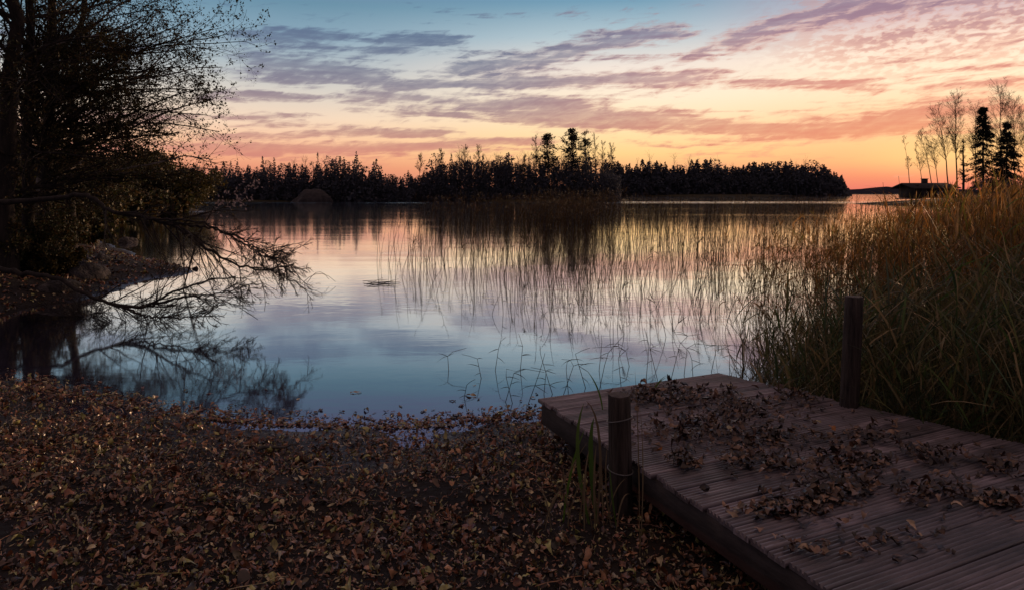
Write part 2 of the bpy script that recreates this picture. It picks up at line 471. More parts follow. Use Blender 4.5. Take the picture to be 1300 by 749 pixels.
    bands = [  # polyline of (px, py), half thickness (px), strength
        ([(290, 40), (345, 44), (455, 48)], 11, .8),
        ([(440, 72), (500, 60), (590, 48)], 12, .9),
        ([(290, 74), (400, 84), (520, 104)], 13, .85),
        ([(330, 108), (470, 92)], 10, .7),
        ([(540, 92), (690, 76), (820, 46), (880, 36)], 10, .95),
        ([(470, 112), (640, 104), (830, 102), (910, 93)], 9, 1.0),
        ([(900, 100), (1010, 108), (1130, 112)], 6, .75),
        ([(420, 124), (600, 128), (760, 140)], 13, .85),
        ([(620, 146), (760, 150), (900, 160), (1030, 166), (1160, 150), (1320, 138)], 14, 1.0),
        ([(880, 150), (1080, 148), (1180, 130)], 7, .6),
        ([(240, 122), (400, 125)], 6, .75), ([(240, 146), (400, 148)], 4, .7),
        ([(260, 158), (370, 160)], 6, .7), ([(220, 172), (400, 173), (600, 168)], 5, .85),
        ([(180, 189), (420, 188), (700, 180)], 7, .95), ([(700, 168), (900, 167)], 3, .6), ([(800, 187), (930, 186)], 2.2, .6),
        ([(400, 138), (560, 146), (680, 160)], 6, .6),
        ([(860, 66), (960, 40), (1060, 12), (1130, -8)], 12, .9),
        ([(1000, 40), (1150, 10), (1320, -30)], 14, .6),
        ([(1090, 80), (1200, 64), (1330, 46)], 14, .55), ([(1130, 112), (1330, 96)], 15, .65),
        ([(600, -60), (900, -80), (1250, -110)], 26, .7), ([(200, -70), (420, -95)], 14, .5), ([(500, -170), (800, -190)], 20, .55),
        ([(1050, -40), (1350, -70)], 22, .7),
        ([(0, 150), (250, 150)], 12, .7), ([(-50, 60), (200, 70)], 14, .6), ([(-50, 190), (200, 190)], 8, .8),
    ]
    G = None
    for pl, hw, amp in bands:
        for i in range(len(pl) - 1):
            a0, v0 = av(*pl[i]); a1, v1 = av(*pl[i + 1])
            sl = (v1 - v0) / (a1 - a0)
            vc = m("MULTIPLY_ADD", Aw, sl, v0 - sl * a0)
            d = m("MULTIPLY", m("SUBTRACT", Vw, vc), F / hw)
            g = m("DIVIDE", amp, m("MULTIPLY_ADD", m("MULTIPLY", d, d), .9, 1.0))
            lo = (a0 - .05, a0 + .05) if i == 0 else (a0 - .05, a0)
            hi = (a1 + .05, a1 - .05) if i == len(pl) - 2 else (a1 + .05, a1)
            win = m("MULTIPLY", sstep(Aw, *lo), sstep(Aw, *hi))
            g = m("MULTIPLY", g, win)
            G = g if G is None else m("MAXIMUM", G, g)
    streak = noise(comb(m("MULTIPLY", Aw, 5.0), m("MULTIPLY", V, 62.0)), 1.0, 8, .62, .35)
    fine = noise(comb(m("MULTIPLY", A, 34.0), m("MULTIPLY", m("MULTIPLY_ADD", A, -.18, V), 120.0), 3.1), 1.0, 5, .6, .5)
    field = m("ADD", G, m("ADD", m("MULTIPLY", m("SUBTRACT", streak, .5), 2.3), m("MULTIPLY", m("SUBTRACT", fine, .5), 1.3)))
    mask = sstep(field, .20, .82)
    # mottled high cloud on the sunset side
    cell = noise(comb(m("MULTIPLY", m("MULTIPLY_ADD", V, .9, A), 62.0), m("MULTIPLY", m("MULTIPLY_ADD", A, -.25, V), 150.0), 1.7), 1.0, 3, .5, .2)
    reg = m("MULTIPLY", sstep(A, .28, .50), m("MULTIPLY", sstep(V, .115, .19), sstep(V, .46, .30)))
    mott = m("MULTIPLY", sstep(m("ADD", cell, m("MULTIPLY", m("SUBTRACT", streak, .5), .6)), .38, .60), m("MULTIPLY", reg, .9))
    mask = m("MAXIMUM", m("MULTIPLY", mask, .97), mott)
    # clouds thin out towards the zenith and behind the viewer
    mask = m("MULTIPLY", mask, sstep(V, .75, .45, .0, 1.0))
    cl = ramp(nt, V, [(0, lin(196, 120, 112)), (.055, lin(208, 136, 120)), (.085, lin(184, 138, 130)), (.115, lin(160, 134, 138)), (.15, lin(132, 126, 142)), (.19, lin(106, 116, 140)), (.24, lin(88, 110, 140)), (.45, lin(80, 100, 134)), (.8, lin(60, 80, 112))])
    cr = ramp(nt, V, [(0, lin(228, 116, 96)), (.06, lin(228, 136, 108)), (.10, lin(214, 130, 110)), (.14, lin(210, 134, 122)), (.18, lin(188, 132, 134)), (.22, lin(148, 118, 140)), (.27, lin(124, 110, 138)), (.45, lin(104, 110, 142)), (.8, lin(64, 82, 114))])
    ccol = mix(sstep(A, av(560, 0)[0], av(1130, 0)[0]), cl, cr)
    # sunlit rims where the cloud is thin
    ridge = m("MULTIPLY", m("MULTIPLY", mask, m("SUBTRACT", 1.0, mask)), m("MULTIPLY", sstep(A, -.15, .4), 1.5))
    vary = sstep(m("ADD", m("MULTIPLY", streak, .6), m("MULTIPLY", fine, .4)), .38, .64)
    ccol = mix(m("MULTIPLY", vary, .34), base, ccol) if False else mix(m("MULTIPLY", m("SUBTRACT", 1.0, vary), .36), ccol, base)
    rimc = mix(m("MULTIPLY", ridge, sstep(V, .34, .22)), ccol, lin(255, 186, 150))
    sky = mix(mask, base, rimc)
    # glow around the set sun
    dA = m("MULTIPLY", m("SUBTRACT", A, math.atan((1195 - CX) / F)), 1 / .085)
    dV = m("MULTIPLY", m("SUBTRACT", V, .048), 1 / .024)
    glow = m("POWER", 2.718, m("MULTIPLY", m("ADD", m("MULTIPLY", dA, dA), m("MULTIPLY", dV, dV)), -1.0))
    sky = mix(m("MULTIPLY", glow, .5), sky, lin(255, 220, 140))
    # away from the sunset the sky falls to a dull blue grey
    back = ramp(nt, V, [(0, lin(96, 84, 92)), (.12, lin(98, 84, 94)), (.35, lin(84, 78, 92)), (.7, lin(96, 86, 94)), (1.0, lin(146, 120, 112))])
    sky = mix(sstep(m("ABSOLUTE", A), 1.0, 2.2), sky, back)
    bg = nt.nodes.new("ShaderNodeBackground"); L(sky, bg.inputs[0]); bg.inputs[1].default_value = 1.06
    ns = nt.nodes.new("ShaderNodeTexSky"); ns.sky_type = "NISHITA"; ns.sun_disc = False
    ns.sun_elevation = SUN_EL; ns.sun_rotation = SUN_AZ; ns.dust_density = 2.0
    bg2 = nt.nodes.new("ShaderNodeBackground"); L(ns.outputs[0], bg2.inputs[0]); bg2.inputs[1].default_value = .003
    ad = nt.nodes.new("ShaderNodeAddShader"); L(bg.outputs[0], ad.inputs[0]); L(bg2.outputs[0], ad.inputs[1])
    out = nt.nodes.new("ShaderNodeOutputWorld"); L(ad.outputs[0], out.inputs[0])
    w.cycles.sampling_method = "MANUAL"
    w.cycles.sample_map_resolution = 512


build_world()

sun = bpy.data.lights.new("sun", "SUN")
sun.energy = 4.5; sun.angle = math.radians(2.0); sun.color = (1.0, .62, .36)
so = bpy.data.objects.new("sun", sun); COL.objects.link(so)
from mathutils import Vector
sd = Vector((math.sin(SUN_AZ) * math.cos(SUN_EL), math.cos(SUN_AZ) * math.cos(SUN_EL), math.sin(SUN_EL)))
so.rotation_euler = sd.to_track_quat("Z", "Y").to_euler()
so.location = (20, 30, 20)

cam = bpy.data.cameras.new("camera")
cam.sensor_width = 36; cam.lens = 36 * F / 1300
cam.shift_y = -(374.5 - HY) / 1300
cam.clip_start = .05; cam.clip_end = 9000
co = bpy.data.objects.new("camera", cam); COL.objects.link(co)
co.location = (0, 0, CAMZ); co.rotation_euler = (math.radians(90), 0, 0)
scene.camera = co
scene.view_settings.view_transform = "Standard"
scene.view_settings.look = "None"
scene.view_settings.exposure = 0
scene.cycles.max_bounces = 4
scene.cycles.diffuse_bounces = 1
scene.cycles.glossy_bounces = 2
scene.cycles.transparent_max_bounces = 4
scene.cycles.use_denoising = True
scene.cycles.sample_clamp_indirect = 4

# ------------------------------------------------------------------ terrain
SHORE = np.array([[-30, 9.6], [-11, 9.3], [-6.2, 8.35], [-4.85, 7.62], [-3.66, 7.02], [-3.0, 6.80], [-2.29, 6.62], [-1.5, 6.50], [-.68, 6.56], [-.08, 6.76], [.32, 6.9], [1.0, 6.6], [1.9, 6.2], [2.6, 6.3], [3.4, 7.6], [5, 10], [9, 15], [14, 20], [40, 40]])
BANK = np.array([[9.5, -40], [10.4, -12.5], [11.4, -10.2], [12.4, -8.9], [14.5, -8.75], [17, -9.0], [19.6, -8.9], [20.6, -9.5], [22, -11], [30, -17], [40, -25], [60, -33], [76, -36], [86, -37], [95, -44], [110, -80]])


def wob(x, y, s=1.0):
    return (np.sin(x * 1.3 * s + 2.1 * np.sin(y * .7 * s)) + np.sin(y * 1.9 * s + 1.3 * np.sin(x * 1.1 * s) + 1.0) + .6 * np.sin(x * 3.7 * s + y * 2.9 * s)) / 2.6


def height(x, y):
    x, y = np.asarray(x, float), np.asarray(y, float)
    d1 = np.interp(x, SHORE[:, 0], SHORE[:, 1]) - y + .12 * wob(x, y, 1.6)
    h1 = np.where(d1 > 0, .055 * d1 + .012 * d1 * (d1 < 2), .10 * d1)
    h1 = np.minimum(h1, .42 + .02 * wob(x, y))
    h1 = h1 - .012
    d2 = np.interp(y, BANK[:, 0], BANK[:, 1], left=-60, right=-90) - x + .25 * wob(x, y, .9)
    h2 = np.where(d2 > 0, .22 * np.minimum(d2, 2) + .07 * np.maximum(d2 - 2, 0), .18 * d2)
    h2 = np.minimum(h2, 3.0 + .2 * wob(x, y, .3))
    h = np.maximum(np.maximum(h1, h2), -1.2)
    return h + .02 * wob(x * 2.3, y * 2.1) * (h > -.3)


def grid_mesh(name, xs, ys, fn, mat, label_kind="structure"):
    X, Y = np.meshgrid(xs, ys)
    Z = fn(X, Y)
    v = np.stack([X, Y, Z], -1).reshape(-1, 3)
    idx = np.arange(len(v)).reshape(len(ys), len(xs))
    q = np.stack([idx[:-1, :-1], idx[:-1, 1:], idx[1:, 1:], idx[1:, :-1]], -1).reshape(-1, 4)
    a = Acc(); a.add(v, q)
    o = a.build(name, mat, smooth=True)
    o["kind"] = label_kind
    return o


xs = np.concatenate([np.linspace(-120, -16, 60)[:-1], np.linspace(-16, 8, 200)[:-1], np.linspace(8, 60, 50)])
ys = np.concatenate([np.linspace(-14, 2, 20)[:-1], np.linspace(2, 26, 200)[:-1], np.linspace(26, 130, 90)])
grid_mesh("shore_ground", xs, ys, height, M_soil)

a = Acc()
xs_w = np.concatenate([-np.geomspace(6000, 40, 14), np.linspace(-30, 30, 7), np.geomspace(40, 6000, 14)])
ys_w = np.concatenate([np.array([-40, -10, 0.]), np.linspace(4, 60, 8), np.geomspace(70, 7000, 14)])
grid_mesh("lake_water", xs_w, ys_w, lambda X, Y: X * 0, M_water)


def mound(name, cx, cy, rx, ry, h, n=40, seed=0, mat=None):
    u = np.linspace(-1, 1, n)

    def fn(X, Y):
        r = np.sqrt(((X - cx) / rx) ** 2 + ((Y - cy) / ry) ** 2)
        r = r * (1 + .12 * wob(X / rx * 3 + seed, Y / ry * 3))
        return h * np.clip(1 - r ** 2, -.5, 1) - .05
    o = grid_mesh(name, cx + u * rx * 1.15, cy + u * ry * 1.15, fn, mat or M_farland)
    return fn


left_fn = mound("far_shore_terrain", -110, 250, 105, 62, 3.0, seed=1)
isl_fn = mound("island_terrain", 2, 235, 34, 46, 2.4, seed=2)
right_fn = mound("far_wood_terrain", 168, 640, 108, 90, 3.5, seed=3)
pen_fn = mound("peninsula_terrain", 112, 135, 44, 24, 2.2, seed=4)
low_fn = mound("meadow_shore_terrain", -36, 224, 34, 26, 1.3, seed=5)

# distant wooded hills
a = Acc()
hx = np.linspace(-3200, 4200, 260)
hz = 22 + 7 * np.sin(hx / 260) + 5 * np.sin(hx / 97 + 1) + 2.4 * np.sin(hx / 31) + rng.uniform(0, 3.2, len(hx))
hz = np.where((hx > -1500) & (hx < 700), hz * 1.0, hz)
v = np.concatenate([np.stack([hx, np.full_like(hx, 2300), hx * 0 - 1], 1), np.stack([hx, np.full_like(hx, 2330), hz], 1), np.stack([hx, np.full_like(hx, 2700), hx * 0 - 1], 1)])
n = len(hx); i = np.arange(n - 1)
a.add(v, np.concatenate([np.stack([i, i + 1, i + 1 + n, i + n], 1), np.stack([i + n, i + n + 1, i + 1 + 2 * n, i + 2 * n], 1)]))
o = a.build("distant_hills", M_hills); o["kind"] = "structure"

# ------------------------------------------------------------------ growing branches
def interp_poly(pts, t):
    """pts (N,P,3), t (N,) in 0..1 -> position, tangent"""
    P = pts.shape[1]
    s = np.clip(t * (P - 1), 0, P - 1 - 1e-6)
    i = s.astype(int); f = (s - i)[:, None]
    r = np.arange(len(pts))
    return pts[r, i] * (1 - f) + pts[r, i + 1] * f, norm(pts[r, i + 1] - pts[r, i])


def grow_from(pos, direc, length, P=5, wiggle=.15, bend=0.0, pull=None):
    """polylines from pos along direc; bend adds z per step, pull a constant direction"""
    N = len(pos)
    pts = np.empty((N, P, 3)); pts[:, 0] = pos
    d = norm(np.array(direc, float))
    step = np.asarray(length)[:, None] / (P - 1)
    for k in range(1, P):
        d = d + rng.normal(size=(N, 3)) * wiggle
        d[:, 2] += bend
        if pull is not None:
            d = d + pull
        d = norm(d)
        pts[:, k] = pts[:, k - 1] + d * step
    return pts


def offshoots(par, prad, per, t0=.2, t1=1.0, ang=(.5, 1.1), ratio=(.3, .6), P=5, wiggle=.15, bend=0.0, up=0.0, pull=None, rr=.6, rmin=.002, taper=.5, planar=None, lmin=0.0):
    N = len(par)
    k = np.repeat(np.arange(N), per)
    M = len(k)
    t = rng.uniform(t0, t1, M)
    pos, tan = interp_poly(par[k], t)
    plen = np.linalg.norm(np.diff(par, axis=1), axis=2).sum(1)[k]
    perp = norm(np.cross(tan, norm(rng.normal(size=(M, 3)))))
    if planar is not None:
        perp = norm(perp * np.asarray(planar))
    th = rng.uniform(ang[0], ang[1], M)[:, None]
    d = np.cos(th) * tan + np.sin(th) * perp
    d[:, 2] += up
    L = np.maximum(plen * rng.uniform(ratio[0], ratio[1], M) * (1 - taper * t), lmin)
    pts = grow_from(pos, d, L, P, wiggle, bend, pull)
    pr = prad[k]
    s = t * (pr.shape[1] - 1)
    r0 = np.array([np.interp(s[j], np.arange(pr.shape[1]), pr[j]) for j in range(M)]) if M < 4000 else pr[np.arange(M), np.round(s).astype(int)]
    r0 = np.maximum(r0 * rr, rmin)
    rad = np.maximum(r0[:, None] * np.linspace(1, .25, P)[None], rmin * .6)
    return pts, rad


def tips(pts, n, spread, t0=.25):
    k = np.repeat(np.arange(len(pts)), n)
    p, t = interp_poly(pts[k], rng.uniform(t0, 1, len(k)))
    return p + rng.normal(size=p.shape) * spread, t


# ------------------------------------------------------------------ far woods
def conifer_cloud(acc, bases, H, W, dens=170):
    """many spruces as tiers of drooping needle sprays"""
    N = len(bases)
    k = np.repeat(np.arange(N), dens)
    t = rng.beta(1.0, .9, len(k)) * .97 + .02
    broad = (rng.random(N) < .3)[k]
    t = np.where(broad, .45 + .55 * t, t)
    r = np.where(broad, 1.05 * np.sqrt(np.clip(np.sin(np.pi * np.clip((t - .4) / .62, 0, 1)), 0.02, 1)), (1 - t) ** .85) * W[k] * rng.uniform(.15, 1.0, len(k)) ** .6
    th = rng.uniform(0, 2 * np.pi, len(k))
    c = bases[k] + np.stack([np.cos(th) * r, np.sin(th) * r, t * H[k]], 1)
    s = W[k] * (.55 * (1.1 - t) + .16)
    ax = np.stack([np.cos(th), np.sin(th), np.full(len(k), -.35)], 1)
    acc.leaves(c - ax * s[:, None] * .4, s, axis=ax, aspect=.62)
    spine = np.stack([bases, bases + np.stack([H * 0, H * 0, H], 1)], 1)
    acc.tubes(spine, np.stack([W * .09, W * .01], 1), 4)


def bare_cloud(acc, bases, H, W, per=40):
    """bare deciduous trees: stem and upswept twigs, thin ribbons of wood"""
    N = len(bases)
    top = bases + np.stack([rng.normal(0, .03, N) * H, rng.normal(0, .03, N) * H, H], 1)
    tr = np.stack([bases, (bases + top) / 2, top], 1)
    acc.tubes(tr, np.stack([H * .012, H * .008, H * .002], 1), 4)
    p, r = offshoots(tr, np.stack([H * .01, H * .006, H * .002], 1), per, .35, .98, (.4, 1.0), (.2, .42), P=3, up=.3, rr=.5, rmin=.018, taper=.6)
    acc.tubes(p, r, 3)
    p2, r2 = offshoots(p, r, 5, .3, 1, (.3, .9), (.3, .6), P=3, up=.2, rr=.6, rmin=.014)
    acc.tubes(p2, r2, 3)


def profile_wood(acc, prof, Y0, rows, spacing, fn, W, mixbare=0.0, var=.12, dens=170, acc2=None):
    px = np.array([p[0] for p in prof], float); py = np.array([p[1] for p in prof], float)
    B, H, Wd, BB, BH = [], [], [], [], []
    for r in range(rows):
        Y = Y0 + r * spacing * 1.3
        x0, x1 = (px[0] - CX) / F * Y, (px[-1] - CX) / F * Y
        for X in np.arange(x0, x1, spacing):
            X += rng.uniform(-.5, .5) * spacing; YY = Y + rng.uniform(-.5, .5) * spacing
            q = X / YY * F + CX
            if not (px[0] < q < px[-1]):
                continue
            ztop = CAMZ + (HY - np.interp(q, px, py)) / F * YY
            z = max(float(fn(np.array(X), np.array(YY))), -.2)
            h = (ztop - z) * (1.0 + rng.normal(0, var) - var * .8)
            h *= rng.uniform(.55, .95) if r < 1 else 1
            if h < .6:
                continue
            if rng.random() < mixbare:
                BB.append((X, YY, z)); BH.append(h * 1.05)
            else:
                B.append((X, YY, z)); H.append(h); Wd.append(W * rng.uniform(.7, 1.25) * (h / 12) ** .4)
    if B:
        conifer_cloud(acc, np.array(B), np.array(H), np.array(Wd), dens)
    if BB:
        bare_cloud(acc2 or acc, np.array(BB), np.array(BH), None)
    return len(B), len(BB)


a = Acc()
profile_wood(a, [(200, 222), (245, 216), (290, 212), (330, 209), (352, 204), (375, 207), (400, 205), (440, 203), (470, 206), (492, 218), (505, 222), (525, 221)], 192, 6, 1.9, left_fn, 2.0, .06, .15)
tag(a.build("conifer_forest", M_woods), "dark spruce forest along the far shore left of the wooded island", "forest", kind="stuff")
a = Acc()
nR = profile_wood(a, [(768, 209), (800, 207), (830, 206), (880, 207), (905, 206), (925, 211), (945, 210), (965, 206), (985, 211), (1000, 207), (1020, 206), (1040, 212), (1056, 215), (1068, 222), (1076, 238)], 575, 6, 4.4, right_fn, 4.9, .06, .15)
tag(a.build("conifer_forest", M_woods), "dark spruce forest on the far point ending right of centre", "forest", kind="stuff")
a = Acc()
profile_wood(a, [(520, 232), (530, 222), (545, 212), (560, 204), (580, 200), (620, 199), (640, 202), (660, 206), (690, 203), (712, 200), (745, 201), (758, 208), (770, 212), (786, 222)], 196, 6, 1.8, isl_fn, 1.9, .38, .12)
# brushy understorey right down to the water
k = 24000
q = rng.uniform(522, 788, k); Yb = rng.uniform(194, 206, k)
c = np.stack([(q - CX) / F * Yb, Yb, rng.beta(1.1, 1.2, k) * np.interp(q, [522, 545, 580, 640, 700, 788], [4.5, 8.5, 11.5, 11, 9, 7.5])], 1)
a.leaves(c, rng.uniform(.3, .8, k), aspect=.5)
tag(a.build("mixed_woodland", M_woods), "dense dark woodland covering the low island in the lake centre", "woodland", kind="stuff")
# understorey of the other two woods
for nm, x0, x1, Y0, hh, lab in (("shore_undergrowth", 205, 522, 191, 4.5, "dark undergrowth at the foot of the left far forest"), ("shore_undergrowth", 772, 1075, 572, 12, "dark undergrowth at the foot of the right far forest")):
    a = Acc(); k = 14000
    q = rng.uniform(x0, x1, k); Yb = Y0 + rng.uniform(0, 8 * hh / 4, k)
    if x0 > 700:
        fade = np.clip((1078 - q) / 40, .15, 1)
    else:
        fade = np.clip((530 - q) / 40, .25, 1)
    a.leaves(np.stack([(q - CX) / F * Yb, Yb, rng.beta(1.1, 1.4, k) * hh * 1.3 * fade], 1), rng.uniform(.1, .22, k) * hh, aspect=.5)
    tag(a.build(nm, M_woods), lab, "undergrowth", kind="stuff")


# ------------------------------------------------------------------ single far trees
def pine(label, px, ptop, pbot, Y, half, group=None, name="pine_tree", crown_from=.35):
    """Scots pine: bare trunk, flat plates of needles with gaps"""
    b = at(px, pbot, Y); top = at(px, ptop, Y)
    H = top[2] - b[2]; w = half / F * Y
    t = thing(name, label, "tree", b, group)
    a = Acc()
    tr = np.stack([b, b + [w * .06, 0, H * .35], b + [-w * .04, 0, H * .7], b + [0, 0, H * .97]])[None]
    a.tubes(tr, np.array([[.022, .018, .012, .004]]) * H, 7)
    l1, r1 = offshoots(tr, np.array([[.02, .015, .008, .003]]) * H, 44, crown_from, .99, (1.0, 1.5), (.1, .2), P=4, bend=.10, rr=.45, rmin=.03, taper=0)
    z = (l1[:, 0, 2] - b[2]) / H
    sc = w * rng.uniform(.35, 1.15, len(z)) * np.clip((1.03 - z) * 1.9, .18, 1) * np.clip((z - crown_from + .12) * 5, .5, 1)
    L = np.linalg.norm(np.diff(l1, axis=1), axis=2).sum(1)
    l1 = l1[:, :1] + (l1 - l1[:, :1]) * (sc / L)[:, None, None]
    a.tubes(l1, r1, 4)
    a.build("trunk", M_bark_dark, t, True)
    c = Acc()
    p, tg = tips(l1, 46, 0, .3)
    s = np.linalg.norm(p - l1[np.repeat(np.arange(len(l1)), 46), 0], axis=1)
    p += rng.normal(size=p.shape) * np.stack([w * .09 + s * 0, w * .09 + s * 0, w * .05 + s * 0], 1)
    c.leaves(p, rng.uniform(.05, .12, len(p)) * w * 1.7, aspect=.35, flat=.4)
    c.build("crown", M_conifer, t)
    return t


def spruce(label, px, ptop, pbot, Y, half, group=None, gap=.25):
    b = at(px, pbot, Y); top = at(px, ptop, Y)
    H = top[2] - b[2]; w = half / F * Y
    t = thing("spruce_tree", label, "tree", b, group)
    a = Acc()
    tr = np.stack([b, b + [0, 0, H * .5], b + [0, 0, H]])[None]
    a.tubes(tr, np.array([[.016, .009, .002]]) * H, 7)
    n = 170
    z = np.sort(rng.uniform(.10, .985, n))
    th = rng.uniform(0, 2 * np.pi, n)
    Lb = w * 1.25 * (1.0 - z) ** .9 * rng.uniform(.45, 1.15, n) + .08 * w * np.where(rng.random(n) < gap, .55, 1)
    pos = b + np.stack([z * 0, z * 0, z * H], 1)
    d = np.stack([np.cos(th), np.sin(th), .25 - .5 * (1 - z)], 1)
    br = grow_from(pos, d, Lb, 5, .06, -.09)
    a.tubes(br, np.linspace(.05, .012, 5)[None] * np.ones((n, 1)), 4)
    a.build("trunk", M_bark_dark, t, True)
    c = Acc()
    m = 60
    p, tg = tips(br, m, 0, .15)
    p += rng.normal(size=p.shape) * np.array([.05, .05, .025]) * w
    p[:, 2] -= np.abs(rng.normal(0, .035, len(p))) * w
    c.leaves(p, rng.uniform(.09, .17, len(p)) * w, axis=tg + np.array([0, 0, -.5]), aspect=.3)
    c.build("crown", M_conifer, t)
    return t


def birch(label, base, top, spread=1.0, group=None, name="birch_tree", n1=46, t0=.3, mat=None, rtr=.010, twig=.012, dense=1.0, tw=None):
    """bare tree: stem plus upswept fine twigs"""
    base = np.asarray(base, float); top = np.asarray(top, float)
    H = np.linalg.norm(top - base)
    t = thing(name, label, "tree", base, group)
    a = Acc()
    P = 7
    s = np.linspace(0, 1, P)[:, None]
    lean = (top - base) * np.array([1, 1, 0])
    tr = base + (top - base) * s + lean * (s * (s - 1)) * .5 + rng.normal(size=(P, 3)) * H * .006 * np.sin(s * np.pi)
    tr = tr[None]
    rr = np.linspace(rtr, rtr * .12, P)[None] * H
    a.tubes(tr, rr, 7)
    a.build("trunk", mat or M_bark_dark, t, True)
    c = Acc()
    l1, r1 = offshoots(tr, rr, n1, t0, .99, (.4, .9), (.2 * spread, .36 * spread), P=5, bend=.06, up=.2, rr=.4, rmin=twig * 1.3, taper=.55)
    l2, r2 = offshoots(l1, r1, int(9 * dense), .2, 1, (.3, .8), (.3, .55), P=4, wiggle=.18, up=.12, rr=.6, rmin=twig)
    l3, r3 = offshoots(l2, r2, int(6 * dense), .2, 1, (.3, .9), (.35, .6), P=3, wiggle=.2, rr=.7, rmin=twig * .8)
    c.tubes(l1, r1, 4); c.tubes(l2, r2, 3); c.tubes(l3, r3, 3)
    c.build("crown", tw or M_twig_far, t)
    return t


pine("broad dark pine standing left of the island's tallest pine", 695, 171, 222, 200, 21, crown_from=.02)
pine("tallest dark pine rising above the island woodland", 726, 164, 222, 202, 22, crown_from=.05)
pine("slender dark pine touching the tallest island pine's right side", 743, 167, 222, 205, 15, crown_from=.03)
isl = [(680, 176, "bare tree at the left of the island's broad pine", 1.0), (755, 172, "thin bare tree just right of the island's pines", .7),
       (765, 184, "bare birch second to the right of the island's pines", .9), (776, 186, "bare bushy tree at the island's right end", 1.1),
       (534, 198, "bare tree alone at the island's left end", 1.2), (560, 194, "bare tree near the island's left shoulder", 1.1), (590, 188, "bare tree on the highest left hump of the island", 1.1),
       (608, 189, "bare tree right of the hump's highest bare tree", 1.1), (666, 200, "short bare tree left of the island's pines", 1.2)]
for px_, py_, lab, sp_ in isl:
    birch(lab, at(px_ + rng.uniform(-2, 2), 230, 199), at(px_, py_, 199), sp_, "bare trees on the island", n1=34, twig=.02, t0=.25)

# rock outcrop on the far shore
def boulder(label, c, rx, ry, rz, seed=0, group=None, mat=None, name="boulder", flat=.0, n=26, rotz=0.0):
    r = np.random.default_rng(seed + 100)
    u = np.linspace(0, 2 * np.pi, n, endpoint=False); v = np.linspace(-np.pi / 2, np.pi / 2, n // 2 + 1)
    U, V = np.meshgrid(u, v)
    d = np.stack([np.cos(V) * np.cos(U), np.cos(V) * np.sin(U), np.sin(V)], -1)
    f = np.ones(U.shape)
    for _ in range(9):                                   # chop with random planes for facets
        nn = norm(r.normal(size=3)); k = r.uniform(.62, .95)
        f = np.minimum(f, k / np.maximum(d @ nn, .2))
    f = f * (1 + .035 * np.sin(d[..., 0] * 9 + seed) + .03 * np.sin(d[..., 2] * 13 + d[..., 1] * 8) + .015 * r.normal(size=U.shape) * np.cos(V))
    p = d * f[..., None] * np.array([rx, ry, rz])
    p[0] = p[0].mean(0); p[-1] = p[-1].mean(0)
    cr, sr = math.cos(rotz), math.sin(rotz)
    p = np.stack([p[..., 0] * cr - p[..., 1] * sr, p[..., 0] * sr + p[..., 1] * cr, p[..., 2]], -1)
    p = p + np.asarray(c)
    idx = np.arange(U.size).reshape(U.shape)
    nx = np.roll(idx, -1, 1)
    a = Acc(); a.add(p, np.stack([idx[:-1], nx[:-1], nx[1:], idx[1:]], -1).reshape(-1, 4))
    o = a.build(name, mat or M_rock)
    return tag(o, label, "rock", group)


boulder("smooth grey rock dome on the far shore before dark forest", at(396, 257, 186), 5.6, 4.0, 3.6, seed=5, name="rock_outcrop", n=40, mat=M_rockfar)

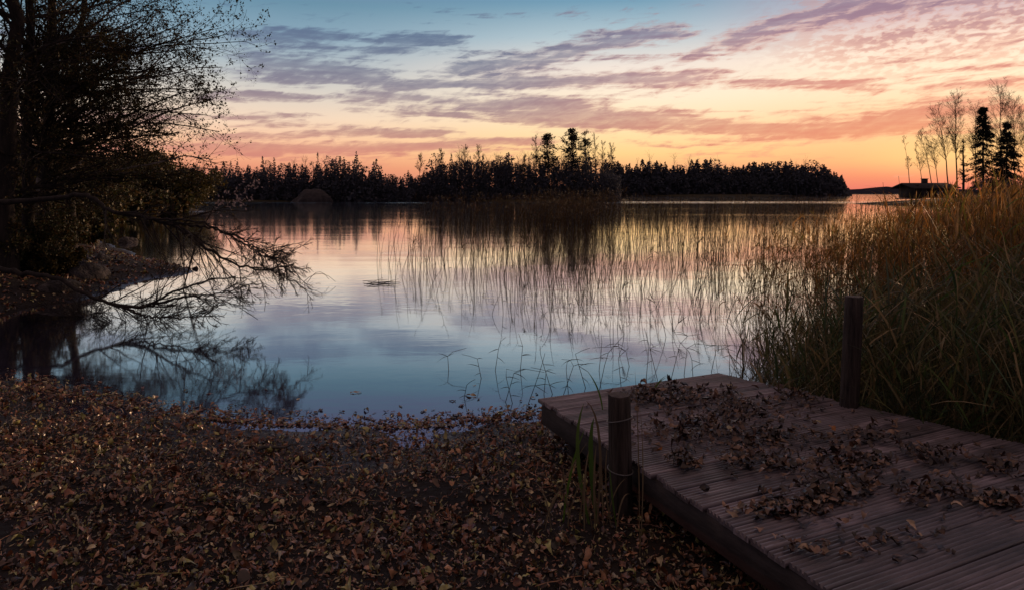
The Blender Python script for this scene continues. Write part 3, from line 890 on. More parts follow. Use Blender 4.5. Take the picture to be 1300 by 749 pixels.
# ------------------------------------------------------------------ right peninsula: boathouse and trees
YH = 120.0
PXM = YH / F
def hut():
    b = at(1186, 254, YH)
    t = thing("boathouse", "low dark waterside hut with porch and chimney by bare birches", "hut", b)
    X0, X1 = at(1166, 0, YH)[0], at(1214, 0, YH)[0]
    zf, ze, zr = 1.35, 3.1, 3.8
    dep = 6.0
    a = Acc()
    xc = (X0 + X1) / 2; w = X1 - X0
    for s in (0, 1):                                           # front and back gabled walls are under the long eaves
        a.box((xc, YH + s * dep, (zf + ze) / 2), w, .12, ze - zf)
        a.box((X0 + .06 + s * (w - .12), YH + dep / 2, (zf + ze + .5) / 2), .12, dep - .12, ze + .5 - zf)
    a.build("wall", M_hutwall, t)
    r = Acc()
    xl, xr = at(1156.5, 0, YH)[0], X1 + .3
    y0, ym, y1 = YH - .9, YH + dep / 2, YH + dep + .6
    for q in ((y0, ze - .12, ym, zr), (y1, ze - .12, ym, zr)):
        v = np.array([[xl, q[0], q[1]], [xr, q[0], q[1]], [xr, q[2], q[3]], [xl, q[2], q[3]]])
        v = np.concatenate([v, v + [0, 0, .16]])
        r.add(v, [[0, 1, 2, 3], [4, 5, 6, 7], [0, 1, 5, 4], [1, 2, 6, 5], [3, 0, 4, 7]])
    ro = r.build("roof", M_hutroof, t)
    c = Acc(); c.box((at(1188, 0, YH)[0], ym + .3, zr + .35), .75, .75, 1.0); c.box((at(1188, 0, YH)[0], ym + .3, zr + .88), .9, .9, .1)
    c.build("chimney", M_hutroof, ro)
    f = Acc(); f.box((at(1164, 0, YH)[0], YH + 2.0, zf - .1), 2.2, 5.6, .18)
    f.build("porch_floor", M_huttrim, t)
    for px_ in (1159.5, 1164.5):
        p = Acc(); p.box((at(px_, 0, YH)[0], YH - .5, (zf + ze) / 2), .16, .16, ze - zf + .1); p.build("porch_post", M_hutwall, t)
    rl = Acc(); rl.box((at(1162, 0, YH)[0], YH - .52, zf + .9), .9, .06, .08); rl.build("railing", M_hutwall, t)
    wn = Acc(); wn.box((xc + .4, YH - .09, 2.35), 1.1, .05, .9)
    fr = wn.build("window", M_huttrim, t)
    pn = Acc(); pn.box((xc + .4, YH - .13, 2.35), .9, .03, .7); pn.build("pane", M_water, fr)
    d = Acc(); d.box((X0 + .9, YH - .09, 2.3), .85, .05, 1.75); d.build("door", M_hutroof, t)
    for px_ in (1158, 1170, 1190, 1212):
        p = Acc(); p.tubes(np.array([[at(px_, 0, YH)[0], YH + .2, -.6], [at(px_, 0, YH)[0], YH + .2, zf]]), np.array([[.13, .13]]), 7); p.build("stilt", M_hutwall, t)


hut()
G_B = "bare birches behind the hut"
for (bx, by, tx, ty, Y, lab, sp_, n1) in [
    (1155, 236, 1147, 176, 128, "thin leaning bare birch left of the hut roof", .75, 16),
    (1171, 236, 1161, 182, 126, "short leaning bare birch over the hut porch", .8, 18),
    (1183, 236, 1167, 168, 128, "leaning bare birch with a low fork left of the chimney", 1.1, 26),
    (1191, 236, 1180, 174, 130, "leaning slim bare birch right above the hut chimney", 1.2, 28),
    (1204, 238, 1188, 139, 128, "tall leaning bare birch behind the hut roof", 1.15, 46),
    (1215, 240, 1212, 122, 130, "tall upright bare birch at the hut's right end", 1.05, 60),
    (1239, 240, 1238, 138, 140, "bare birch half hidden behind the pointed spruce", 1.2, 46),
    (1271, 240, 1270, 118, 140, "tallest bare birch between the two spruces", 1.25, 60),
    (1289, 240, 1285, 132, 138, "bare birch behind the ragged second spruce", 1.2, 50),
    (1304, 240, 1300, 148, 136, "bare birch cut by the right picture edge", 1.2, 46)]:
    birch(lab, at(bx, by, Y), at(tx, ty, Y), sp_, G_B, n1=n1, twig=.012, rtr=.0085)
spruce("pointed dark spruce standing right of the hut", 1248, 135, 248, 132, 21)
spruce("ragged dark spruce with open top at the right", 1278, 154, 248, 130, 22, gap=.45)
pine("small young pine between hut and pointed spruce", 1223, 175, 246, 131, 8, crown_from=.15)
a = Acc(); k = 9000
q = rng.uniform(1216, 1420, k); Yb = rng.uniform(116, 140, k)
a.leaves(np.stack([(q - CX) / F * Yb, Yb, 0.2 + rng.beta(1.1, 1.6, k) * 4.6 * np.clip((q - 1206) / 40, .3, 1)], 1), rng.uniform(.2, .5, k), aspect=.5)
tag(a.build("shore_undergrowth", M_woods), "dark bushes under the spruces right of the hut", "undergrowth", kind="stuff")

# ------------------------------------------------------------------ left bank trees
def lake_tree(label, base, top, n1, reach, leafmat, leaves_per, lsize, mat=None, r0=.16, t0=.12, pull=(.10, -.02, 0), name="alder_tree", group=None, n2=10, n3=7, low=0):
    base, top = np.asarray(base, float), np.asarray(top, float)
    t = thing(name, label, "tree", base, group)
    H = np.linalg.norm(top - base)
    P = 9
    s = np.linspace(0, 1, P)[:, None]
    tr = (base + (top - base) * s + rng.normal(size=(P, 3)) * np.array([.10, .1, 0]) * np.sin(s * np.pi))[None]
    tr[0, 0, 2] -= .2
    rr = (r0 * np.linspace(1.15, .2, P))[None]
    l1, r1 = offshoots(tr, rr, n1, t0, .98, (.6, 1.25), (.2, .4), P=8, wiggle=.16, bend=-.01, up=.15, pull=np.array(pull) * .55, rr=.34, rmin=.012, taper=0)
    if low:
        la, ra = offshoots(tr, rr, low, .13, .42, (.8, 1.35), (.2, .4), P=8, wiggle=.16, bend=-.02, up=.1, pull=np.array(pull) * .9, rr=.34, rmin=.012, taper=0)
        l1, r1 = np.concatenate([l1, la]), np.concatenate([r1, ra])
    L = np.linalg.norm(np.diff(l1, axis=1), axis=2).sum(1)
    l1 = l1[:, :1] + (l1 - l1[:, :1]) * (reach * rng.uniform(.45, 1.05, len(L)) / L)[:, None, None]
    l2, r2 = offshoots(l1, r1, n2, .12, 1, (.5, 1.15), (.28, .55), P=6, wiggle=.2, bend=.01, rr=.55, rmin=.006, taper=.4)
    l3, r3 = offshoots(l2, r2, n3, .1, 1, (.5, 1.2), (.35, .65), P=4, wiggle=.24, rr=.6, rmin=.003, taper=.3, lmin=.2)
    a = Acc(); a.tubes(tr, rr, 10); a.tubes(l1, r1, 6); a.build("trunk", mat or M_bark_dark, t, True)
    c = Acc(); c.tubes(l2, r2, 4); c.tubes(l3, r3, 3)
    c.build("twigs", M_twig, t)["kind"] = "stuff"
    if leaves_per:
        p, tg = tips(l3, leaves_per, .03, .1)
        keep = rng.random(len(p)) < np.clip(.55 + .6 * np.sin(p[:, 0] * 1.7 + p[:, 2] * 2.3) * np.cos(p[:, 1] * 1.9), .12, 1)
        p = p[keep]
        d = Acc(); d.leaves(p, rng.uniform(.6, 1.25, len(p)) * lsize, axis=None, aspect=.7)
        d.build("crown", leafmat, t)
    return t


def gpt(px, Y, dz=0.0):
    X = (px - CX) / F * Y
    return np.array([X, Y, float(height(X, Y)) + dz])


lake_tree("thick black trunked tree at the picture's left edge", gpt(12, 15.6), at(4, -300, 15.6), 13, 2.9, M_leaf_dark, 7, .055, low=5, r0=.20)
lake_tree("dark upright alder right of the thick left trunk", gpt(34, 16.6), at(46, -300, 16.6), 15, 3.6, M_leaf_dark, 7, lsize=.055, low=6, r0=.13)
lake_tree("slender dark alder with branches reaching over the lake", gpt(56, 17.4), at(64, -280, 17.4), 38, 4.5, M_leaf_dark, 13, .06, low=32, r0=.12, t0=.15, pull=(.30, -.03, -.01))
lake_tree("pale barked birch leaning behind the dark alders", gpt(48, 18.2), at(88, -280, 18.2), 30, 4.5, M_leaf_gold, 13, .06, low=28, mat=M_birch, r0=.14, t0=.2, name="birch_tree", pull=(.28, 0, 0))
lake_tree("leafy tree further along the left bank behind alders", gpt(92, 21), at(106, -180, 21), 26, 4.4, M_leaf_gold, 9, .055, low=0, r0=.13, pull=(.2, 0, -.01))


def bush(label, px, py, Y, w, h, mat, n=26, leaves_n=14, lsize=.08, group=None, name="leafy_bush", zbase=None, tw=.004):
    X = (px - CX) / F * Y
    z = float(height(X, Y)) if zbase is None else zbase
    base = np.array([X, Y, z])
    t = thing(name, label, "bush", base, group)
    ang = rng.uniform(0, 2 * np.pi, n)
    pos = base + np.stack([np.cos(ang), np.sin(ang), ang * 0], 1) * rng.uniform(0, .25 * w, n)[:, None] - [0, 0, .05]
    d = np.stack([np.cos(ang) * w / h, np.sin(ang) * w / h, np.ones(n) * 1.0], 1)
    l1 = grow_from(pos, d, h * rng.uniform(.6, 1.15, n), 6, .13, -.02)
    r1 = np.linspace(1, .3, 6)[None] * h * .008 * np.ones((n, 1))
    l2, r2 = offshoots(l1, r1, 9, .15, 1, (.4, 1.1), (.25, .5), P=5, wiggle=.2, rr=.6, rmin=tw)
    l3, r3 = offshoots(l2, r2, 5, .1, 1, (.4, 1.1), (.3, .6), P=3, wiggle=.2, rr=.6, rmin=tw * .8)
    a = Acc(); a.tubes(l1, r1, 5); a.tubes(l2, r2, 3); a.tubes(l3, r3, 3); a.build("stem", M_twig, t)
    if leaves_n:
        p, tg = tips(l3, leaves_n, h * .03, .05)
        c = Acc(); c.leaves(p, rng.uniform(.6, 1.3, len(p)) * lsize, aspect=.65); c.build("foliage", mat, t)
    return t


G_U = "bushes on the left bank"
bush("yellowing bush on the wooded point nearest the open water", 226, 0, 80, 3.4, 5.2, M_leaf_gold, 40, 9, .30, G_U, tw=.02)
bush("tall dark bush behind the yellowing bush on the point", 188, 0, 82, 4.2, 5.8, M_leaf_gold, 44, 9, .32, G_U, tw=.02)
bush("dark rounded bush in the middle of the wooded point", 150, 0, 78, 4.5, 6.0, M_leaf_dark, 44, 10, .34, G_U, tw=.02)
bush("dark bush where the wooded point meets the left bank", 105, 0, 62, 4.4, 5.6, M_leaf_dark, 44, 10, .30, G_U, tw=.016)
bush("tangled dark bush behind the birch trunk", 50, 0, 38, 3.2, 3.4, M_leaf_dark, 44, 10, .20, G_U, tw=.012)
bush("black bush at the picture's left edge behind trunks", -5, 0, 30, 2.8, 3.6, M_leaf_dark, 44, 10, .18, G_U, tw=.01)
bush("dense dark bush at the foot of the thick left trunk", 10, 0, 16.4, 1.6, 1.6, M_leaf_dark, 40, 10, .07, G_U)
bush("low green bush beside the birch foot", 66, 0, 16.4, .8, .75, M_leaf_gold, 26, 8, .06, G_U)
bush("leafless thicket under the trees' lowest limbs", 30, 0, 20, 2.0, 1.4, M_leaf_dark, 40, 5, .08, G_U)
for px_, Y_, lab in ((-60, 46, "tall dark tree far back at the left edge"), (20, 58, "tall dark tree in the back of the left wood"), (90, 70, "dark tree at the back above the point bushes"), (60, 44, "dark tree behind the bank's birch in the left wood")):
    lake_tree(lab, gpt(px_, Y_), gpt(px_, Y_) + [0, 0, 3.6], 30, 4.6 if px_ < 80 else 3.4, M_leaf_dark, 4, .2, r0=.22, name="dark_tree", pull=(0, 0, 0), group="trees at the back of the left wood", n2=9, n3=6)

for lab_, px_, Y_, w_, h_ in (("low dark bush nearest the boulders on the left bank", 84, 24.5, 1.3, 1.0), ("low bush above the cove behind the boulders", 104, 40, 2.4, 1.9), ("bush halfway out along the wooded point", 132, 52, 3.0, 2.6), ("low dark bush near the outer end of the wooded point", 172, 66, 3.4, 2.6), ("low bush at the very tip of the wooded point", 214, 74, 2.8, 2.2)):
    bush(lab_, px_, 0, Y_, w_, h_, M_leaf_dark, 34, 8, .006 * Y_, G_U, tw=.00025 * Y_)

# boulders on the bank
for lab, px_, py_, z_, rx, ry, rz, sd_ in [
    ("dark rounded boulder on the bank before the bright water", 97, 306, .45, .75, .6, .55, 1),
    ("sloping grey boulder lying under the low limb", 106, 352, .16, .62, .5, .36, 2),
    ("pinkish boulder with a flat face beside the sloping one", 128, 338, .22, .38, .34, .34, 3),
    ("small dark boulder right of the pinkish one", 150, 341, .16, .34, .3, .3, 4),
    ("low grey stone at the edge of the leafy bank", 72, 366, .2, .5, .35, .18, 6),
    ("flat dark stone at the tip of the bank", 212, 341, .02, .62, .3, .12, 7),
    ("lone dark rock in the water behind the bank", 163, 308, .0, .52, .4, .28, 8),
    ("little stone awash just off the bank's tip", 249, 342, .0, .10, .1, .08, 9),
    ("tiny stone farther off the bank's tip", 238, 341, .0, .09, .08, .06, 10)]:
    p = on_z(px_, py_, z_)
    boulder(lab, p, rx, ry, rz, sd_, "stones along the left bank", rotz=sd_ * .7)

# overhanging bare limbs
def limb(label, pts, r0, r1, n1, n2, n3, ratio1=(.14, .3), name="overhanging_limb", t0=.25, pull=(.05, 0, -.03), forks=()):
    pts = np.array(pts, float)
    t = thing(name, label, "branch", pts[0])
    # smooth the polyline
    u = np.linspace(0, len(pts) - 1, len(pts) * 4)
    q = np.stack([np.interp(u, np.arange(len(pts)), pts[:, i]) for i in range(3)], 1)
    for _ in range(3):
        q[1:-1] = (q[:-2] + 2 * q[1:-1] + q[2:]) / 4
    q += rng.normal(size=q.shape) * .012
    rad = np.linspace(r0, r1, len(q))
    a = Acc(); a.tubes(q[None], rad[None], 8)
    mains, mrad = [q], [rad]
    for fk, fr in forks:
        fk = np.array(fk, float)
        v = np.linspace(0, len(fk) - 1, len(q))
        g = np.stack([np.interp(v, np.arange(len(fk)), fk[:, i]) for i in range(3)], 1)
        for _ in range(6):
            g[1:-1] = (g[:-2] + 2 * g[1:-1] + g[2:]) / 4
        g += rng.normal(size=g.shape) * .012
        mains.append(g); mrad.append(np.linspace(fr, fr * .25, len(q)))
        a.tubes(g[None], mrad[-1][None], 7)
    a.build("bough", M_bark_dark, t, True)
    m_, mr = np.stack(mains), np.stack(mrad)
    l1, r1_ = offshoots(m_, mr, n1, t0, 1, (.4, 1.0), ratio1, P=8, wiggle=.10, pull=np.array(pull), rr=.5, rmin=.007, taper=.35)
    l2, r2 = offshoots(l1, r1_, n2, .15, 1, (.3, .75), (.3, .6), P=6, wiggle=.12, pull=np.array(pull) * .6, rr=.55, rmin=.0045)
    l3, r3 = offshoots(l2, r2, n3, .15, 1, (.35, .9), (.3, .6), P=4, wiggle=.2, rr=.6, rmin=.003)
    keep = lambda P_, R_: (P_[P_[:, :, 2].min(1) > .0], R_[P_[:, :, 2].min(1) > .0])
    c = Acc()
    for P_, R_, s_ in ((l1, r1_, 5), (l2, r2, 4), (l3, r3, 3)):
        P_, R_ = keep(P_, R_)
        c.tubes(P_, R_, s_)
    c.build("twigs", M_twig, t)["kind"] = "stuff"
    return t


limb("long bare limb arching from the bank trees over the lake",
     [at(-30, 262, 12.4), at(0, 256, 12.3), at(60, 254, 12.2), at(105, 246, 12.0), at(122, 253, 11.9), at(136, 270, 11.8), at(190, 277, 11.6), at(232, 290, 11.5), at(262, 316, 11.4), at(290, 332, 11.3), at(330, 346, 11.2), at(372, 336, 11.1)],
       .052, .010, 34, 8, 4, (.11, .26), t0=.42, pull=(.03, 0, -.08),
     forks=[([at(222, 284, 11.5), at(270, 290, 11.8), at(310, 304, 12.0), at(345, 330, 12.1), at(352, 318, 12.2)], .024),
            ([at(180, 277, 11.6), at(260, 282, 11.2), at(330, 322, 10.8), at(366, 344, 10.7)], .02)])
limb("low bare limb sweeping from the bank down to the water",
     [at(-20, 336, 12.2), at(0, 341, 12.1), at(30, 348, 12.0), at(68, 350, 11.9), at(92, 364, 11.8), at(120, 380, 11.7), at(150, 388, 11.6), at(182, 392, 11.5), at(215, 372, 11.4), at(252, 358, 11.3), at(298, 352, 11.2)],
       .048, .010, 24, 6, 4, (.15, .32), t0=.4, pull=(.05, 0, .02),
     forks=[([at(176, 391, 11.5), at(230, 378, 11.7), at(275, 374, 11.9), at(318, 362, 12.0)], .024),
            ([at(150, 388, 11.6), at(185, 402, 11.3), at(230, 404, 11.0), at(262, 400, 10.8)], .02)])
# thin drowned brush at the foot of the limb
bush("drowned leafless brush under the low limb", 180, 0, 12.0, 1.3, .95, M_leaf_dark, 26, 0, name="bare_bush", zbase=-.1)
bush("leafless brush standing at the cove's inner edge", 112, 0, 12.6, 1.0, .9, M_leaf_dark, 24, 0, name="bare_bush", zbase=-.05)

# sapling twigs with pale leaves
def pale_sapling():
    b = at(232, 300, 16.0); b[2] = -.05
    t = thing("sapling", "thin twig with pale pinkish leaves against the dark far shore", "sapling", b)
    m_ = np.stack([np.stack([b, at(252, 300, 16), at(272, 262, 16), at(300, 244, 16), at(326, 236, 16)]), np.stack([b, at(250, 300, 16), at(268, 272, 16), at(292, 258, 16), at(316, 254, 16)])])
    a = Acc(); r = np.linspace(.012, .004, 5)[None] * np.ones((2, 1)); a.tubes(m_, r, 5)
    l1, r1 = offshoots(m_, r, 12, .45, 1, (.4, .9), (.08, .2), P=4, up=.2, rr=.6, rmin=.003)
    a.tubes(l1, r1, 3); a.build("stem", M_twig, t)
    p, _ = tips(l1, 5, .02, .3)
    c = Acc(); c.leaves(p, rng.uniform(.05, .10, len(p)), aspect=.6); c.build("foliage", M_leaf_pale, t)


pale_sapling()

# ------------------------------------------------------------------ leaves on the ground
def leaf_batch(N, length, width, curl, cup, twist):
    """N curled leaves around the origin, tip along +x: (N, rows*3, 3) and the faces of one"""
    R = 6
    s = np.linspace(0, 1, R)
    prof = np.array([.10, .62, 1.0, .92, .58, .04])
    x = (s - .5)[None, :] * length[:, None]
    # bend along the length
    k = curl[:, None] * (s - .5)[None]
    z0 = np.abs(curl)[:, None] * length[:, None] * ((s - .5) ** 2)[None] * 1.5 * np.sign(curl)[:, None]
    x = x * np.cos(k * .8)
    tw = twist[:, None] * (s - .5)[None]
    v = np.empty((N, R, 3, 3))
    for j, e in enumerate((-1.0, 0.0, 1.0)):
        y = e * prof[None] * width[:, None] / 2 * (1 + .25 * rng.normal(size=(N, R)))
        h = (abs(e) * cup[:, None] * prof[None] * width[:, None] * .5) + .12 * width[:, None] * rng.normal(size=(N, R)) * abs(e)
        v[:, :, j, 0] = x
        v[:, :, j, 1] = y * np.cos(tw) - h * np.sin(tw)
        v[:, :, j, 2] = z0 + y * np.sin(tw) + h * np.cos(tw)
    idx = np.arange(R * 3).reshape(R, 3)
    q = np.stack([idx[:-1, :-1], idx[:-1, 1:], idx[1:, 1:], idx[1:, :-1]], -1).reshape(-1, 4)
    return v.reshape(N, R * 3, 3), q


def scatter_leaves(acc, pos, length, tilt=.45, curl=.8, cup=.5, aspect=(.35, .7)):
    N = len(pos)
    L = length
    v, q = leaf_batch(N, L, L * rng.uniform(aspect[0], aspect[1], N), rng.normal(0, curl, N), rng.normal(.1, cup, N), rng.normal(0, .7, N))
    yaw = rng.uniform(0, 2 * np.pi, N); pit = rng.normal(0, tilt, N); rol = rng.normal(0, tilt, N)
    cy, sy, cp, sp_, cr, sr = np.cos(yaw), np.sin(yaw), np.cos(pit), np.sin(pit), np.cos(rol), np.sin(rol)
    Rm = np.stack([np.stack([cy * cp, cy * sp_ * sr - sy * cr, cy * sp_ * cr + sy * sr], -1),
                   np.stack([sy * cp, sy * sp_ * sr + cy * cr, sy * sp_ * cr - cy * sr], -1),
                   np.stack([-sp_, cp * sr, cp * cr], -1)], -2)
    w = np.einsum("nij,nkj->nki", Rm, v)
    zmin = w[:, :, 2].min(1)
    w[:, :, 2] -= (zmin * .75)[:, None]
    w += pos[:, None, :]
    f = (q[None] + (np.arange(N) * v.shape[1])[:, None, None]).reshape(-1, 4)
    acc.add(w.reshape(-1, 3), f)


a = Acc()
N = 125000
# denser near the viewer; area sampled in plan
X = rng.uniform(-9.5, 3.0, N); Yp = 2.4 + rng.beta(1.0, 1.15, N) * 7.0
ys_l = np.interp(X, SHORE[:, 0], SHORE[:, 1])
d = ys_l - Yp
pat = wob(X * 1.1, Yp * 1.4, 1.3) * .6 + wob(X * 3.1 + 4, Yp * 3.7, 1.2) * .4
wet = np.interp(d, [-.4, 0, .4, .9], [.12, .42, .75, 1.0])
ok = (rng.random(N) < np.clip(1.0 + pat * 1.1, .14, 1) * wet) & (d > -.4) & (np.abs(X / Yp) < .85)
X, Yp = X[ok], Yp[ok]
z = np.maximum(height(X, Yp), .004) + rng.beta(1, 3, len(X)) * .02
scatter_leaves(a, np.stack([X, Yp, z], 1), np.clip(.031 * np.exp(rng.normal(0, .45, len(X))), .012, .09), tilt=.55, aspect=(.16, .65))
for _ in range(260):
    xx, yy = rng.uniform(-5, 1.2), rng.uniform(2.6, 6.6)
    L_, an_ = rng.uniform(.08, .4), rng.uniform(0, 6.28)
    q_ = np.array([xx, yy, float(height(xx, yy)) + .02]) + np.linspace(-.5, .5, 6)[:, None] * L_ * np.array([math.cos(an_), math.sin(an_), rng.normal(0, .12)]) + rng.normal(size=(6, 3)) * .006
    a.tubes(q_[None], np.linspace(.003, .0015, 6)[None], 4)
tag(a.build("leaf_litter", M_litter), "thick carpet of brown fallen leaves covering the beach", "leaf litter", kind="stuff")

a = Acc()
N = 5200
X = rng.uniform(-16, -8.3, N); Yp = rng.uniform(10, 23, N)
hh = height(X, Yp); ok = hh > .02
X, Yp, hh = X[ok], Yp[ok], hh[ok]
scatter_leaves(a, np.stack([X, Yp, hh], 1), rng.uniform(.06, .13, len(X)), tilt=.3)
tag(a.build("leaf_litter", M_litter), "brown fallen leaves strewn over the left bank and its point", "leaf litter", kind="stuff")

# leaves adrift along the beach
a = Acc()
N = 1100
X = rng.uniform(-5.5, 1.0, N)
dd = rng.exponential(.15, N) - .02
Yp = np.interp(X, SHORE[:, 0], SHORE[:, 1]) + dd
scatter_leaves(a, np.stack([X, Yp, np.full(N, .003)], 1), rng.uniform(.04, .08, N), tilt=.06, curl=.25, cup=.15)
tag(a.build("floating_leaves", M_litter), "scattered leaves floating on the water along the beach", "floating leaves", kind="stuff")
for lab, px_, py_ in (("single leaf floating on open water off the beach", 598, 502), ("dark leaf adrift left of the sunken reed shoot", 452, 498), ("pale leaf adrift farthest out from the beach", 404, 360)):
    a = Acc(); p = on_z(px_, py_, .004)
    scatter_leaves(a, p[None], np.array([.12]), tilt=.05, curl=.2, cup=.2)
    tag(a.build("floating_leaf", M_litter), lab, "leaf", "leaves adrift on open water")

# twigs lying in the litter
G_T = "fallen twigs in the leaf litter"
for i, (p0, p1, lab) in enumerate([((95, 628), (100, 655), "short pale twig sticking out of the litter at bottom left"), ((262, 618), (318, 628), "thin twig lying flat in the litter left of centre"), ((330, 562), (378, 560), "dark crooked stick at the wet edge of the litter"),
                                    ((455, 655), (470, 630), "curved twig low in the litter near the centre"), ((20, 560), (60, 545), "dark twig in the litter at the left edge")]):
    A0 = on_z(*p0, .22 if p0[1] > 600 else .12); A1 = on_z(*p1, .24 if p0[1] > 600 else .13)
    A0[2] = float(height(A0[0], A0[1])) + .03; A1[2] = float(height(A1[0], A1[1])) + .05
    s = np.linspace(0, 1, 7)[:, None]
    q = A0 + (A1 - A0) * s + rng.normal(size=(7, 3)) * .012
    a = Acc(); a.tubes(q[None], np.linspace(.008, .003, 7)[None] * (2 if i == 2 else 1), 6)
    tag(a.build("fallen_twig", M_strawblade if i in (0, 3) else M_bark_grey, smooth=True), lab, "twig", G_T)

# ------------------------------------------------------------------ jetty
DZ = .45
def dk(px, py):
    return on_z(px, py, DZ)


A_, B_ = dk(685, 505), dk(910, 473)
e = norm(B_ - A_)                       # along the boards
fwd = np.array([e[1], -e[0], 0.0])      # towards the viewer, square to the boards
left_dir = norm(dk(920, 659) - A_)
right_dir = norm(dk(1282, 559) - B_)


def edge_left(v):
    return A_ + left_dir * v / float(left_dir @ fwd)


def edge_right(v):
    return B_ + right_dir * v / float(right_dir @ fwd)


jet = thing("jetty", "low wooden jetty of grooved boards strewn with dead leaves", "jetty", (A_ + B_) / 2 * [1, 1, 0])
a = Acc()
BW, GAP, T = .116, .007, .030
NB = 48
for i in range(NB):
    v0 = i * (BW + GAP); v1 = v0 + BW
    # ridged profile across the board
    prof = []
    nr = 4
    pitch = BW / nr
    for k in range(nr):
        u0 = k * pitch
        prof += [(u0 + .0062, -.014), (u0 + .0082, 0), (u0 + pitch - .0082, 0), (u0 + pitch - .0062, -.014)]
    prof = [(0, -.012), (0.003, -.006)] + prof[1:-1] + [(BW - .003, -.006), (BW, -.012)]
    prof = [(0, -T)] + prof + [(BW, -T)]
    jz = rng.normal(0, .0028); jl, jr = rng.normal(0, .008, 2)
    P = []
    ns = 6
    sag = rng.normal(0, .0015, ns)
    for s in range(ns):
        f = s / (ns - 1)
        row = []
        for u, dz in prof:
            v = v0 + u
            l = edge_left(v) - e * (.012 + jl); r = edge_right(v) + e * (.012 + jr)
            p = l + (r - l) * f
            row.append([p[0], p[1], DZ + dz + jz + sag[s]])
        P.append(row)
    P = np.array(P)
    m_ = len(prof)
    idx = np.arange(ns * m_).reshape(ns, m_)
    nx = np.roll(idx, -1, 1)
    a.add(P.reshape(-1, 3), np.stack([idx[:-1], nx[:-1], nx[1:], idx[1:]], -1).reshape(-1, 4))
    # board ends: a strip of quads from the ridges to the underside
    for s in (0, ns - 1):
        base = a.n
        top = P[s]; bot = top.copy(); bot[:, 2] = DZ - T + jz
        st = np.concatenate([top, bot]); ii = np.arange(m_ - 1)
        a.add(st, np.stack([ii, ii + 1, ii + 1 + m_, ii + m_], 1))
a.build("decking", M_deck, jet)
LEN = NB * (BW + GAP)


def beam(p0, p1, w, z0, z1, name, mat=M_beam):
    p0, p1 = np.array(p0), np.array(p1)
    d = p1 - p0; L = np.linalg.norm(d[:2])
    a = Acc(); a.box(((p0 + p1) / 2)[:2].tolist() + [(z0 + z1) / 2], L, w, z1 - z0, math.atan2(d[1], d[0]))
    return a.build(name, mat, jet)


zt = DZ - T - .004
beam(edge_left(.03) + e * .03, edge_left(LEN - .1) + e * .03, .045, zt - .17, zt, "side_beam")
beam(edge_right(.03) - e * .03, edge_right(LEN - .1) - e * .03, .045, zt - .17, zt, "side_beam")
beam(edge_left(.035) + e * .07, edge_right(.035) - e * .07, .045, zt - .17, zt - .002, "end_beam")
for v in (.45, 2.6, 4.6):
    beam(edge_left(v) + e * .07, edge_right(v) - e * .07, .06, zt - .15, zt - .003, "cross_beam")
for v, s in ((.38, .16), (2.5, .16), (.4, -.2), (2.6, -.25)):
    p = edge_left(v) + e * s if s > 0 else edge_right(v) + e * s
    p = p.copy()
    a = Acc()
    a.tubes(np.array([[p[0], p[1], -.5], [p[0], p[1], zt - .02]]), np.array([[.07, .065]]), 12)
    a.build("leg", M_beam, jet, True)


# mooring posts
def post(label, base, top, r, wires=()):
    base, top = np.array(base, float), np.array(top, float)
    t = thing("mooring_post", label, "post", base)
    n, P = 28, 14
    s = np.linspace(0, 1, P)[:, None]
    ax = base + (top - base) * s
    rr = r * (1.06 - .08 * s[:, 0])
    th = np.arange(n) / n * 2 * np.pi
    ir = 1 + .02 * np.sin(3 * th + 1)[None] + .012 * rng.normal(size=(1, n)) + .006 * np.sin(th[None] * 2 + s * 5)
    V = ax[:, None] + (rr[:, None] * ir)[..., None] * np.stack([np.cos(th), np.sin(th), th * 0], -1)[None]
    rim = top + (r * .90 * ir[-1])[:, None] * np.stack([np.cos(th), np.sin(th), th * 0], -1) + [0, 0, .008]
    V = np.concatenate([V, rim[None]])
    idx = np.arange((P + 1) * n).reshape(P + 1, n); nx = np.roll(idx, -1, 1)
    a = Acc(); a.add(V.reshape(-1, 3), np.stack([idx[:-1], nx[:-1], nx[1:], idx[1:]], -1).reshape(-1, 4))
    o = a.build("shaft", M_pole, t, True)
    c = Acc()
    rings = np.stack([rim * f + (1 - f) * rim.mean(0) + [0, 0, (1 - f) * .004] for f in (1, .75, .5, .25, .02)])
    idx = np.arange(5 * n).reshape(5, n); nx = np.roll(idx, -1, 1)
    c.add(rings.reshape(-1, 3), np.stack([idx[:-1], nx[:-1], nx[1:], idx[1:]], -1).reshape(-1, 4))
    c.build("end_grain", M_endgrain, t)
    for zw, tilt in wires:
        w = Acc(); th2 = np.linspace(0, 2 * np.pi, 30)
        f = (zw - base[2]) / (top[2] - base[2]); cc = base + (top - base) * f
        q = cc + np.stack([np.cos(th2) * r * 1.10, np.sin(th2) * r * 1.10, tilt * np.cos(th2 * 1 + .6)], 1)
        w.tubes(q[None], np.full((1, 30), .0035), 6)
        w.build("wire_loop", M_wire, t, True)
    return t


post("short thick wooden post with a wire loop beside the jetty's left edge", (.700, 4.52, -.4), (.682, 4.52, .866), .0727, wires=((.72, .02), (.40, -.012)))
post("tall slim wooden post at the jetty's reedy right edge", (2.66, 5.70, -.5), (2.755, 5.72, 1.315), .071)

# fallen leaves on the boards
variants = []
v_, q_ = leaf_batch(28, rng.uniform(.05, .085, 28), rng.uniform(.026, .05, 28), rng.normal(0, .6, 28), rng.normal(.2, .4, 28), rng.normal(0, .7, 28))
for k in range(28):
    a = Acc(); w = v_[k].copy(); w[:, 2] -= w[:, 2].min() * .9
    a.add(w, q_)
    variants.append(a.mesh("fallen_leaf"))
for me in variants:
    me.materials.append(M_deckleaf)


